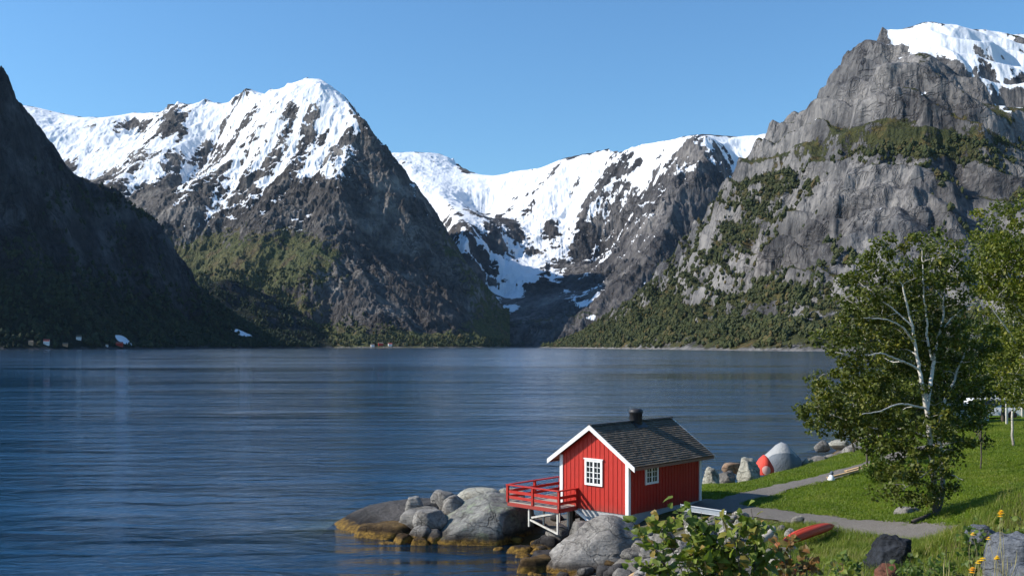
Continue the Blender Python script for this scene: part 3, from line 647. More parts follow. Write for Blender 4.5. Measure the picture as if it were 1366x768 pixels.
for i in range(26):
    px = rr.uniform(520, 650); py = rr.uniform(668, 712)
    g = GR(px, py+6)
    if g.y > 50 or g.y < 25: continue
    sz = rr.uniform(.25, .55); me = rock_mesh('stone', (sz*1.4, sz, sz*.7), 900+i, ('grey', 'pale', 'cream')[i % 3], sub=3)
    o = link(bpy.data.objects.new('stone', me)); q = pp0(px, py, 44.6+rr.uniform(-.6, 1)); o.location = (q[0], q[1], max(g.z, q[2]*.55)); o.rotation_euler = (rr.uniform(-.3, .3), rr.uniform(-.3, .3), i)
    tag(o, 'small pale stone wedged between the boulders of the rocky point', 'stone', 'small stones between the boulders of the point')
# dark stones lying under the deck and along the waterline
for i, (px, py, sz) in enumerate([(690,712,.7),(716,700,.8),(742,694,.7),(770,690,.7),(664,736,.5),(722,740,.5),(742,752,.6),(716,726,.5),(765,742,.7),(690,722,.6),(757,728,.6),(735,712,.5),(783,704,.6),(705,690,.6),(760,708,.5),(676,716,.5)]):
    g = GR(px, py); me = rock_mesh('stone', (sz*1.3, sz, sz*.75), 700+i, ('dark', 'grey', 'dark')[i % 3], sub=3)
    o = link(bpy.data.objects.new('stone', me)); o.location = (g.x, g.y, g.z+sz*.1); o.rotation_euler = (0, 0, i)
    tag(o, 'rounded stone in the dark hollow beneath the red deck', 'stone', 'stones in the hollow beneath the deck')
# heap of stones under and behind the leafy branches
protos = [rock_mesh('stone', (1, .8, .62), 300+k, ('pale', 'grey', 'pale', 'cream')[k % 4], cuts=9, sub=3) for k in range(8)]
k = 0
for i in range(900):
    if k >= 280: break
    px = rr.uniform(850, 1075); py = rr.uniform(690, 790)
    if px < 905 and py < 730: continue
    if px > 1010 and rr.random() < .6: continue
    if py > 700+ (1090-px)*1.4: continue
    g = GR(px, py)
    if g.y < 5: continue
    s = rr.choice((.2, .28, .35, .45, .6, .8))*rr.uniform(.8, 1.2)
    o = link(bpy.data.objects.new('stone', protos[k % 8])); o.location = (g.x, g.y, g.z+s*.12); o.scale = (s, s*rr.uniform(.7, 1), s*rr.uniform(.7, 1.1))
    o.rotation_euler = (rr.uniform(-.5, .5), rr.uniform(-.5, .5), rr.uniform(0, 6.3)); k += 1
    tag(o, 'light grey stone in the heap of broken stones below the leafy bush', 'stone', 'grey stones heaped on the shore below the bush')
# ---------------------------------------------------------------- plain materials
def paint(name, col, col2, rough=.6, sc=6, spec=.3, bumpd=.01, grime=(.6, .55, .5), gm=.35, stretch=(1, 1, .15)):
    t = NT(name); o = t.obj()
    c = t.mix(t.noise(t.map(o, stretch), sc, 5, .65), col, col2)
    c = t.mix(t.math('MULTIPLY', t.ramp(t.noise(o, sc*.4, 6, .7), (.5, 0), (.7, 1)), gm), c, t.mix(1, c, grime, 'MULTIPLY'))
    if name == 'red_paint':                        # splash dirt and faded boards
        bz = t.sep(t.map(o, (4.5, 4.5, .0)))[0]; c = t.mix(t.math('MULTIPLY', t.noise(t.map(o, (4.5, 4.5, .12)), 1.0, 2), .5), c, t.mix(1, c, (.62, .6, .6), 'MULTIPLY'))
        dz_ = t.math('ADD', t.sep(o)[2], t.math('MULTIPLY', t.noise(o, 3, 4), .4)); c = t.mix(t.n('ShaderNodeMapRange', Value=dz_, i1=.55, i2=.15, i3=0, i4=.45).outputs[0], c, (.12, .06, .045))
    return t.done(t.bsdf(c, rough, t.bump(t.noise(t.map(o, stretch), sc*5, 4, .6), bumpd), spec=spec))
M = dict(
    red=paint('red_paint', (.42, .020, .012), (.52, .030, .016), .55, 4),
    white=paint('white_paint', (.74, .73, .70), (.84, .83, .80), .5, 5, gm=.25),
    soffit=paint('soffit', (.20, .10, .07), (.28, .15, .10)),
    concrete=paint('concrete', (.30, .30, .30), (.42, .42, .41), .9, 3, bumpd=.02, stretch=(1, 1, 1)),
    black=paint('black_metal', (.02, .02, .022), (.045, .045, .048), .45, 3),
    greywood=paint('weathered_wood', (.30, .26, .21), (.45, .41, .35), .85, 8, stretch=(.15, 1, 1)),
    tanwood=paint('tan_wood', (.42, .27, .13), (.55, .38, .20), .8, 8, stretch=(.15, 1, 1)),
    darkwood=paint('dark_wood', (.05, .04, .035), (.11, .09, .075), .9, 8),
    stilt=paint('old_white_wood', (.50, .47, .41), (.68, .65, .58), .8, 8, gm=.7),
    kayak=paint('red_gelcoat', (.55, .045, .015), (.60, .06, .02), .5, 2, spec=.25, bumpd=.002, gm=.0),
    tentred=paint('red_cloth', (.62, .05, .03), (.72, .08, .05), .7, 3, bumpd=.03, stretch=(1, 1, 1)),
    tentpink=paint('pink_cloth', (.70, .38, .33), (.78, .45, .40), .7, 3, stretch=(1, 1, 1)),
    tentgrey=paint('pale_grey_cloth', (.27, .28, .28), (.36, .36, .35), .7, 2, bumpd=.05, stretch=(1, 1, 1)),
    tentdark=paint('dark_grey_cloth', (.10, .12, .14), (.15, .17, .19), .7, 2, bumpd=.04, stretch=(1, 1, 1)),
    bluegrey=paint('blue_grey_paint', (.07, .09, .13), (.11, .13, .17), .7, 3),
    carwhite=paint('white_car_paint', (.72, .74, .76), (.78, .79, .80), .25, 1, spec=.6, bumpd=.0, gm=.1, stretch=(1, 1, 1)),
    tyre=paint('tyre', (.02, .02, .02), (.03, .03, .03), .9),
    orange=paint('orange_plaster', (.45, .26, .14), (.5, .3, .17)),
    tile=paint('red_tile', (.28, .06, .04), (.35, .09, .06)))
def glass_mat():
    t = NT('window_glass'); return t.done(t.bsdf((.012, .012, .014), .06, spec=.6))
M['glass'] = glass_mat()
def slate_mat():
    t = NT('slate'); o = t.obj()
    b = t.n('ShaderNodeTexBrick', Vector=t.map(o, (1, 1, 1)), Color1=(.13, .12, .11, 1), Color2=(.22, .205, .185, 1), Mortar=(.02, .02, .02, 1), Scale=1.0)
    b.inputs['Mortar Size'].default_value = .006; b.inputs['Brick Width'].default_value = .24; b.inputs['Row Height'].default_value = 4.0; b.inputs['Bias'].default_value = 0
    n = t.noise(o, 9, 6, .7); v = t.vor(t.map(o, (4, .01, 6)), 1.0, out=1)
    c = t.mix(.3, t.mix(.25, (.105, .10, .09), t.mix(1, t.n('ShaderNodeRGBToBW', Color=v).outputs[0], (.34, .32, .29), 'MULTIPLY')), b)
    c = t.mix(t.ramp(n, (.35, .6), (.6, 0)), c, (.035, .034, .033))
    return t.done(t.bsdf(t.mix(1, c, (1.25, 1.12, .98), 'MULTIPLY'), .9, t.bump(n, .02), spec=.05))
M['slate'] = slate_mat()
# ---------------------------------------------------------------- mesh helpers
def box_into(bm, x0, y0, z0, x1, y1, z1, bev=0):
    r = bmesh.ops.create_cube(bm, size=1)
    for v in r['verts']:
        v.co = Vector(((x0+x1)/2+v.co.x*(x1-x0), (y0+y1)/2+v.co.y*(y1-y0), (z0+z1)/2+v.co.z*(z1-z0)))
    return r['verts']
def beam_into(bm, a, b, w, h, up=(0, 0, 1)):
    a = Vector(a); b = Vector(b); d = (b-a); L = d.length; d.normalize()
    s = d.cross(Vector(up));
    if s.length < 1e-4: s = d.cross(Vector((1, 0, 0)))
    s.normalize(); u = s.cross(d)
    r = bmesh.ops.create_cube(bm, size=1)
    for v in r['verts']: v.co = (a+b)/2+d*(v.co.x*L)+s*(v.co.y*w)+u*(v.co.z*h)
    return r['verts']
def poly_prism(bm, pts, dvec):
    vs = [bm.verts.new(p) for p in pts]; f = bm.faces.new(vs)
    r = bmesh.ops.extrude_face_region(bm, geom=[f]); vv = [e for e in r['geom'] if isinstance(e, bmesh.types.BMVert)]
    bmesh.ops.translate(bm, verts=vv, vec=dvec); bmesh.ops.recalc_face_normals(bm, faces=bm.faces)
def finish(name, bm, mat, parent=None, bevel=0, smooth=False):
    if bevel: bmesh.ops.bevel(bm, geom=bm.edges[:], offset=bevel, segments=1, affect='EDGES', clamp_overlap=True)
    bmesh.ops.recalc_face_normals(bm, faces=bm.faces)
    me = bpy.data.meshes.new(name); bm.to_mesh(me); bm.free()
    if smooth:
        for p in me.polygons: p.use_smooth = True
    me.materials.append(M[mat] if isinstance(mat, str) else mat)
    return link(bpy.data.objects.new(name, me), parent)
def empty(name, loc, rz=0, label=None, cat=None, group=None):
    o = link(bpy.data.objects.new(name, None)); o.location = loc; o.rotation_euler = (0, 0, rz); o.empty_display_size = .3
    tag(o, label, cat, group); return o
def box(name, dims, mat, parent=None, bevel=0):
    bm = bmesh.new(); box_into(bm, *dims); return finish(name, bm, mat, parent, bevel)
def beam(name, a, b, w, h, mat, parent=None, bevel=.006):
    bm = bmesh.new(); beam_into(bm, a, b, w, h); return finish(name, bm, mat, parent, bevel)
def tube_np(pts, rad, sides=6):
    pts = np.array(pts, float); n = len(pts)
    d = np.gradient(pts, axis=0); d /= np.linalg.norm(d, axis=1)[:, None]+1e-9
    ref = np.array([.31, .17, .93]) if abs(d[0, 2]) < .8 else np.array([.95, .2, .1])
    s = np.cross(d, ref); s /= np.linalg.norm(s, axis=1)[:, None]+1e-9; u = np.cross(d, s)
    an = np.linspace(0, 2*np.pi, sides, endpoint=False)
    V = pts[:, None]+np.array(rad)[:, None, None]*(s[:, None]*np.cos(an)[None, :, None]+u[:, None]*np.sin(an)[None, :, None])
    Q = []
    for i in range(n-1):
        for k in range(sides):
            Q.append((i*sides+k, i*sides+(k+1) % sides, (i+1)*sides+(k+1) % sides, (i+1)*sides+k))
    return V.reshape(-1, 3), Q

# ---------------------------------------------------------------- the red hut
hut = empty('wooden_hut', (4.65, 39.0, 1.72), math.radians(47), 'small red wooden hut with white trim and slate roof standing on the shore rocks', 'hut')
W, L, WH = 3.5, 5.33, 2.2; PITCH = math.tan(math.radians(34)); RH = WH+W/2*PITCH
bm = bmesh.new()
poly_prism(bm, [(0, 0, 0), (0, W, 0), (0, W, WH), (0, W/2, RH), (0, 0, WH)], (L, 0, 0))
def roofz(y): return WH+(W/2-abs(y-W/2))*PITCH
y = .11
while y < W-.05:                                    # battens over the board joints
    z1 = min(roofz(y-.02), roofz(y+.02))-.01
    box_into(bm, -.016, y-.018, .0, .001, y+.018, z1); box_into(bm, L-.001, y-.018, 0, L+.016, y+.018, z1); y += .222
x = .2
while x < L-.1:
    box_into(bm, x-.018, -.016, 0, x+.018, .001, WH-.01); box_into(bm, x-.018, W-.001, 0, x+.018, W+.016, WH-.01); x += .222
finish('wall', bm, 'red', hut)
for cx_, cy_ in ((0, 0), (0, W), (L, 0), (L, W)):
    sx = -1 if cx_ == 0 else 1; sy = -1 if cy_ == 0 else 1
    bm = bmesh.new()
    x0, x1 = sorted((cx_+sx*.045, cx_-sx*.11)); y0, y1 = sorted((cy_+sy*.045, cy_-sy*.11))
    xa, xb = sorted((cx_+sx*.045, cx_+sx*.002)); box_into(bm, xa, y0, -.02, xb, y1, WH-.02)
    ya, yb = sorted((cy_+sy*.045, cy_+sy*.002)); xa, xb = sorted((cx_+sx*.002, cx_-sx*.11)); box_into(bm, xa, ya, -.02, xb, yb, WH-.02)
    finish('corner_board', bm, 'white', hut)
# plinth: concrete stepped down to the sloping boulder, white sill board
bm = bmesh.new()
poly_prism(bm, [(.03, .03, -.003), (.03, 2.9, -.003), (.03, 1.4, -.85), (.03, .03, -.9)], (.3, 0, 0))
poly_prism(bm, [(.33, .03, -.003), (L-.03, .03, -.003), (L-.03, .03, -.6), (.33, .03, -.9)], (0, .25, 0))
finish('plinth', bm, 'concrete', hut)
beam('brace', (-.02, 2.78, -.03), (-.02, 1.45, -.78), .08, .10, 'white', hut)
# floor joists and back footing
bm = bmesh.new(); box_into(bm, .35, .3, -.16, L-.02, W-.03, -.004)
for xx, yy in ((1.2, W-.2), (3.2, W-.2), (L-.2, W-.2), (.5, 3.3)): box_into(bm, xx-.09, yy-.09, -1.6, xx+.09, yy+.09, -.16)
finish('footing', bm, 'darkwood', hut)
# roof: two slopes of overlapping slate courses
OX0, OX1, OV = -.27, L+.32, .5
EZ = WH-OV*PITCH; cs, sn_ = math.cos(math.radians(34)), math.sin(math.radians(34))
bm = bmesh.new()
slope = (W/2+OV)/cs
for side in (0, 1):
    nrow = 21; dr = slope/nrow
    for i in range(nrow+0):
        s0 = i*dr; s1 = (i+1)*dr+.05
        if i == nrow-1: s1 = slope
        def pt(s, up):
            yy = -OV+s*cs; zz = EZ+s*sn_+.10
            yy -= up*sn_; zz += up*cs
            return (W-yy if side else yy, zz)
        a, b, c, d = pt(s0, .0), pt(s0, .045), pt(s1, .012), pt(s1, -.01)
        # slates with slightly uneven lower edges
        xx = OX0; j = 0
        while xx < OX1-.01:
            wd = .22 if (j or i % 2) else .11
            x2 = min(xx+wd, OX1); jit = rr.uniform(-.010, .010); lift = rr.uniform(0, .006)
            poly_prism(bm, [(xx, a[0], a[1]), (xx, b[0]+(jit if not side else -jit), b[1]+lift), (xx, c[0], c[1]), (xx, d[0], d[1])], (x2-xx-.004, 0, 0)) if 0 else None
            vs = [bm.verts.new(q) for q in ((xx, a[0], a[1]), (xx, b[0]+jit, b[1]+lift), (xx, c[0], c[1]), (xx, d[0], d[1]),
                                            (x2-.002, a[0], a[1]), (x2-.002, b[0]+jit, b[1]+lift), (x2-.002, c[0], c[1]), (x2-.002, d[0], d[1]))]
            for q in ((0, 1, 2, 3), (4, 7, 6, 5), (0, 4, 5, 1), (1, 5, 6, 2), (2, 6, 7, 3), (3, 7, 4, 0)): bm.faces.new([vs[k_] for k_ in q])
            xx = x2; j += 1
    def sl(s, up, side=side):
        yy = -OV+s*cs-up*sn_; zz = EZ+s*sn_+.10+up*cs
        return (W-yy if side else yy, zz)
roof = finish('roof', bm, 'slate', hut)
bm = bmesh.new()
for side in (0, 1):
    q = []
    for s, up in ((.02, -.012), (slope-.0, -.012), (slope-.0+.0, -.05), (.02, -.05)):
        yy = -OV+s*cs-up*sn_; zz = EZ+s*sn_+.10+up*cs
        q.append((OX0+.03, W-yy if side else yy, zz))
    if side == 0: poly_prism(bm, q, (OX1-OX0-.06, 0, 0))
    else: poly_prism(bm, [(p[0], p[1]+.002, p[2]) for p in q], (OX1-OX0-.06, 0, 0))
finish('roof_boards', bm, 'soffit', hut)
bm = bmesh.new(); beam_into(bm, (OX0-.02, W/2, EZ+slope*sn_+.155), (OX1+.02, W/2, EZ+slope*sn_+.155), .2, .05)
finish('ridge_cap', bm, 'black', roof, .01)
for xe in (OX0-.025, OX1+.027):
    for side in (0, 1):
        A = (-OV-.03 if not side else W+OV+.03, EZ-.03+.02); B = (W/2, EZ-.03+.02+(W/2+OV+.03)*PITCH)
        bm = bmesh.new()
        poly_prism(bm, [(xe-.018, A[0], A[1]+.12), (xe-.018, B[0], B[1]+.14), (xe-.018, B[0], B[1]-.06), (xe-.018, A[0], A[1]-.07)], (.036, 0, 0))
        finish('bargeboard', bm, 'white', hut)
for side in (0, 1):
    yy = -OV+.015 if not side else W+OV-.015
    box('fascia', (OX0, yy-.012, EZ-.03, OX1, yy+.012, EZ+.075), 'soffit', hut)
# chimney
bm = bmesh.new()
prof = [(.28, -.35), (.28, .30), (.31, .31), (.32, .34), (.30, .43), (.22, .49), (.0, .51)]
ns = 20
rings = []
for r_, z_ in prof:
    rings.append([bm.verts.new((2.95+r_*math.cos(2*math.pi*k/ns), W/2+r_*math.sin(2*math.pi*k/ns), RH+.18+z_)) for k in range(ns)] if r_ else [bm.verts.new((2.95, W/2, RH+.18+z_))])
for a, b in zip(rings[:-1], rings[1:]):
    for k in range(ns):
        if len(b) == 1: bm.faces.new((a[k], a[(k+1) % ns], b[0]))
        else: bm.faces.new((a[k], a[(k+1) % ns], b[(k+1) % ns], b[k]))
ch = finish('chimney', bm, 'black', roof, smooth=True)
bm = bmesh.new(); poly_prism(bm, [(2.55, W/2-.42, RH-.12), (2.55, W/2, RH+.19), (2.55, W/2+.42, RH-.12)], (.8, 0, 0)); finish('flashing', bm, 'black', ch)
# windows
def window(to, w, h, rows, cols_, parent):
    """to(u, v, d): a point of the wall plane, d out of the wall"""
    def b3(name, u0, v0, u1, v1, d0, d1, mat, par):
        bm = bmesh.new(); vs = []
        for d in (d0, d1):
            for u, v in ((u0, v0), (u1, v0), (u1, v1), (u0, v1)): vs.append(bm.verts.new(to(u, v, d)))
        for q in ((0, 1, 2, 3), (7, 6, 5, 4), (0, 4, 5, 1), (1, 5, 6, 2), (2, 6, 7, 3), (3, 7, 4, 0)): bm.faces.new([vs[k] for k in q])
        if par is None: return bm
        return finish(name, bm, mat, par)
    wnd = link(bpy.data.objects.new('window', None), parent)
    fr = []
    def add(*a):
        fr.append(a)
    t_ = .10
    add(-w/2, 0, -w/2+t_, h, .0, .05); add(w/2-t_, 0, w/2, h, 0, .05); add(-w/2+t_, 0, w/2-t_, .09, 0, .048); add(-w/2+t_, h-.09, w/2-t_, h, 0, .048)
    add(-w/2-.04, h, w/2+.04, h+.05, 0, .07)
    add(-.035, .09, .035, h-.09, 0, .046)
    bm = bmesh.new()
    def addb(u0, v0, u1, v1, d0, d1):
        vs = []
        for d in (d0, d1):
            for u, v in ((u0, v0), (u1, v0), (u1, v1), (u0, v1)): vs.append(bm.verts.new(to(u, v, d)))
        for q in ((0, 1, 2, 3), (7, 6, 5, 4), (0, 4, 5, 1), (1, 5, 6, 2), (2, 6, 7, 3), (3, 7, 4, 0)): bm.faces.new([vs[k] for k in q])
    for a in fr: addb(*a)
    cw = (w/2-t_-.035)
    for sgn in (-1, 1):
        x0 = .035 if sgn > 0 else -.035-cw
        for c_ in range(1, cols_): addb(x0+cw*c_/cols_-.011, .09, x0+cw*c_/cols_+.011, h-.09, 0, .040)
        for r_ in range(1, rows): v = .09+(h-.18)*r_/rows; addb(x0, v-.012, x0+cw, v+.012, 0, .042)
    f = finish('window_frame', bm, 'white', wnd)
    b3('pane', -w/2+t_, .09, w/2-t_, h-.09, .002, .018, 'glass', wnd)
    # drawn curtain edge inside is not visible; the panes are dark
window(lambda u, v, d: Vector((-.02-d, 1.72+u, 1.03+v)), .92, 1.06, 4, 2, hut)
window(lambda u, v, d: Vector((1.58+u, -.02-d, 1.10+v)), .92, 1.0, 4, 2, hut)
# deck
DX0, DX1, DY0, DY1 = -1.19, 2.3, 2.62, 5.5
bm = bmesh.new()
yb = DY0
while yb < DY1-.02:
    y2 = min(yb+.14, DY1)
    if yb < W+.05: box_into(bm, DX0, yb, .08, -.03, y2-.012, .115)
    else: box_into(bm, DX0, yb, .08, DX1, y2-.012, .115)
    yb = y2
deck = finish('deck', bm, 'greywood', hut)
bm = bmesh.new()
beam_into(bm, (DX0, DY0, -.0), (DX0, DY1, -.0), .05, .155); beam_into(bm, (DX0+.03, DY1, -.0), (DX1, DY1, -.0), .05, .155)
beam_into(bm, (DX0+.03, DY0, .0), (-.03, DY0, .0), .05, .155); beam_into(bm, (DX1, W+.05, 0), (DX1, DY1, 0), .05, .155)
finish('deck_frame', bm, 'red', deck, .004)
zr = .80
posts = [(DX0, DY0), (DX0, (DY0+DY1)/2), (DX0, DY1), ((DX0+DX1)/2, DY1), (DX1, DY1), (-.09, DY0), (DX1, W+.12)]
for px_, py_ in posts:
    beam('railing_post', (px_, py_, .08), (px_, py_, zr), .095, .095, 'red', deck)
for a, b in (((DX0, DY0), (DX0, DY1)), ((DX0, DY1), (DX1, DY1)), ((DX0, DY0), (-.04, DY0)), ((DX1, DY1), (DX1, W+.06))):
    bm = bmesh.new(); d = (Vector(b)-Vector(a)).normalized()*.048
    beam_into(bm, (a[0]-d.x, a[1]-d.y, zr+.025), (b[0]+d.x, b[1]+d.y, zr+.025), .15, .045)
    for zz in (.30, .54): beam_into(bm, (a[0]+d.x, a[1]+d.y, zz), (b[0]-d.x, b[1]-d.y, zz), .035, .12)
    finish('rail', bm, 'red', deck, .004)
for (sx, sy, zb) in ((DX0+.1, DY0+.15, -.98), (DX0+.1, 4.35, -.85), (-.15, 3.0, -1.0), (-.1, 4.4, -.9), (1.9, 5.2, -1.3)):
    beam('stilt', (sx, sy, -.07), (sx, sy, zb), .075, .075, 'stilt', deck)
for a, b in (((DX0+.1, 4.3, -.55), (DX0+.12, 2.8, -.95)), ((DX0+.12, 2.9, -.12), (DX0+.1, 4.2, -.45)), ((-.15, 3.0, -.9), (DX0+.14, 2.85, -.5))):
    beam('deck_brace', a, b, .05, .07, 'stilt', deck)
# ---------------------------------------------------------------- foliage
def leaf_mat(name, a, b, c, sub=.25, sc=1.5, rough=.55):
    t = NT(name); o = t.pos(); v = t.attr('tone')
    col = t.mix(t.ramp(v, (.1, 0), (.7, 1)), a, b); col = t.mix(t.ramp(v, (.78, 0), (.95, 1)), col, c)
    col = t.mix(t.ramp(t.noise(o, sc, 3, .6), (.4, .5), (.6, 0)), col, t.mix(1, col, (.6, .62, .6), 'MULTIPLY'))
    bs = t.bsdf(col, rough, spec=.3); tr = t.n('ShaderNodeBsdfTranslucent', Color=t.mix(1, col, (1.3, 1.5, .6), 'MULTIPLY'))
    return t.done(t.n('ShaderNodeMixShader', i0=sub, i1=bs, i2=tr))
ML = dict(
    birch=leaf_mat('birch_leaf', (.05, .072, .012), (.105, .12, .016), (.19, .165, .022)),
    gold=leaf_mat('bright_leaf', (.07, .095, .013), (.13, .15, .018), (.22, .20, .02)),
    darkl=leaf_mat('dark_leaf', (.018, .032, .009), (.04, .06, .013), (.07, .08, .015)),
    maple=leaf_mat('maple_leaf', (.10, .14, .02), (.18, .22, .03), (.26, .17, .04), .3, 4),
    autumn=leaf_mat('reddish_leaf', (.09, .10, .02), (.20, .10, .025), (.34, .09, .03), .3, 4),
    grass=leaf_mat('grass_blade', (.12, .175, .018), (.20, .235, .03), (.33, .29, .10), .4, .8),
    weed=leaf_mat('weed_leaf', (.05, .09, .012), (.10, .15, .02), (.17, .19, .03), .3, 2))
def bark_mats():
    t = NT('birch_bark'); o = t.pos()
    c = t.mix(t.noise(o, 2.5, 4), (.50, .46, .40), (.66, .62, .56))
    c = t.mix(t.ramp(t.noise(t.map(o, (1, 1, 4)), 5, 5, .7), (.56, 0), (.64, 1)), c, (.05, .045, .04))
    z = t.sep(o)[2]
    c = t.mix(t.n('ShaderNodeMapRange', Value=t.math('ADD', z, t.noise(o, 3, 3)), i1=5.4, i2=3.2).outputs[0], c, (.10, .085, .07))
    b = t.done(t.bsdf(c, .8, t.bump(t.noise(o, 20, 4), .02), spec=.15))
    t = NT('dark_bark'); o = t.pos()
    d = t.done(t.bsdf(t.mix(t.noise(o, 8, 5, .7), (.05, .04, .032), (.13, .11, .09)), .9, t.bump(t.noise(o, 15, 4), .03), spec=.1))
    t = NT('flower'); o = t.pos()
    f = t.done(t.bsdf(t.mix(t.attr('tone'), (.85, .55, .01), (.85, .25, .01)), .6))
    t = NT('straw'); st = t.done(t.bsdf(t.mix(t.noise(t.pos(), 3, 2), (.24, .22, .08), (.42, .36, .17)), .8))
    return b, d, f, st
m_birch, m_bark, m_flower, m_straw = bark_mats()

def leaves_np(centres, r, n_each, size, rnd, droop=.3, tri=False, tone0=None):
    """many small leaf faces round each centre; returns quads and a tone per vertex"""
    centres = np.asarray(centres); K = len(centres); n = K*n_each
    c = np.repeat(centres, n_each, 0); rr_ = np.repeat(np.asarray(r).reshape(-1, 1)*np.ones((K, 1)), n_each, 0)
    d = rnd.normal(size=(n, 3)); d /= np.linalg.norm(d, axis=1)[:, None]
    p = c+d*rr_*(rnd.uniform(0, 1, (n, 1))**.5)*np.array([1, 1, .72])
    a = rnd.normal(size=(n, 3)); a[:, 2] -= droop; a /= np.linalg.norm(a, axis=1)[:, None]
    nn = rnd.normal(size=(n, 3))+np.array([0, 0, .9]); s = np.cross(a, nn); s /= np.linalg.norm(s, axis=1)[:, None]+1e-6
    L = size*rnd.uniform(.6, 1.3, (n, 1)); Wd = L*.36
    fold = np.cross(s, a)*L*.12
    V = np.stack([p-a*L*.5, p+s*Wd+fold, p+a*L*.5, p-s*Wd+fold], 1).reshape(-1, 3)
    Q = np.arange(n*4).reshape(-1, 4)
    t0 = np.repeat(rnd.uniform(0, .45, K), n_each)+rnd.uniform(0, .55, n)
    return V, Q, np.repeat(t0, 4)
def merge_np(name, parts, mat, tones=None, smooth=True):
    V = []; Q = []; T = []; o_ = 0
    for p in parts:
        v, q = p[0], np.asarray(p[1]); V.append(v); Q.append(q+o_); o_ += len(v); T.append(p[2] if len(p) > 2 else np.zeros(len(v)))
    return np_mesh(name, np.concatenate(V), np.concatenate(Q), mat, smooth, dict(tone=np.concatenate(T)))

def curve_pts(a, b, rnd, n=7, wob=.08, sag=0.0, bow=None):
    a = np.array(a, float); b = np.array(b, float); t = np.linspace(0, 1, n)[:, None]
    L = np.linalg.norm(b-a); w_ = rnd.normal(size=(2, 3))*wob*L
    m = a+(b-a)*t+np.sin(t*np.pi)*w_[0]+np.sin(t*2*np.pi)*w_[1]*.4
    m[:, 2] += (np.sin(t*np.pi)*sag*L)[:, 0]; return m

def tree(name, label, base, limbs, crowns, mat_leaf, mat_bark, seed, leaf=.13, n_leaf=90, spacing=1.0, trunk_r=.16, group=None, twig_r=.02, cl_r=.42, cat='tree', fill=1.0, visible_twigs=True):
    """limbs: skeleton polylines [(points, r0, r1)]; crowns: ellipsoids (centre, radii, count)"""
    rnd = np.random.default_rng(seed)
    root = empty(name, base, 0, label, cat, group); B = np.array(base)
    parts = []; nodes = []
    for pts, r0, r1 in limbs:
        P_ = np.array(pts, float)
        # resample smoothly
        t = np.linspace(0, len(P_)-1, (len(P_)-1)*5+1); q = np.stack([np.interp(t, np.arange(len(P_)), P_[:, k]) for k in range(3)], 1)
        for _ in range(3): q[1:-1] = (q[:-2]+q[1:-1]*2+q[2:])/4
        q[1:-1] += rnd.normal(size=q[1:-1].shape)*.012
        rad = np.linspace(r0, r1, len(q)); v, qq = tube_np(q, rad, 8); parts.append((v-B, qq)); nodes += [(p, r) for p, r in zip(q, rad)]
    N0 = np.array([p for p, r in nodes]); R0 = np.array([r for p, r in nodes])
    cen = []
    for c, rad, cnt in crowns:
        c = np.array(c); rad = np.array(rad)
        d = rnd.normal(size=(cnt, 3)); d /= np.linalg.norm(d, axis=1)[:, None]
        cen.append(c+d*rad*(rnd.uniform(.25, 1, (cnt, 1))**.5)*(1+rnd.normal(size=(cnt, 1))*.08))
    cen = np.concatenate(cen)
    keep = []
    for p in cen:                                   # keep clusters apart so gaps stay open
        if all(np.sum((p-k_)**2) > (spacing*cl_r)**2 for k_ in keep): keep.append(p)
    cen = np.array(keep)
    order = np.argsort([np.min(np.linalg.norm(N0-p, axis=1)) for p in cen]); NN = list(N0); RR = list(R0)
    for i in order:
        p = cen[i]; A = np.array(NN); dd = np.linalg.norm(A-p, axis=1)+np.maximum(0, (A[:, 2]-p[2]))*.8; j = int(np.argmin(dd))
        L = dd[j]; r0 = min(RR[j]*.6, twig_r*(.6+L*.5)); q = curve_pts(NN[j], p, rnd, 5, .07, .06)
        rad = np.linspace(r0, .006, 5); v, qq = tube_np(q, rad, 4); parts.append((v-B, qq))
        for k_ in (2, 3, 4): NN.append(q[k_]); RR.append(max(rad[k_], .012))
    me = merge_np('trunk', parts, mat_bark); link(bpy.data.objects.new('trunk', me), root)
    rs = cl_r*rnd.uniform(.6, 1.35, len(cen))
    V, Q, T = leaves_np(cen-B, rs, n_leaf, leaf, rnd)
    link(bpy.data.objects.new('crown', np_mesh('crown', V, Q, mat_leaf, True, dict(tone=T))), root)
    return root
def pp(px, py, D): return np.array(P(px, py, D))
def sp(px0, py0, D): return pp(px0, py0, D)

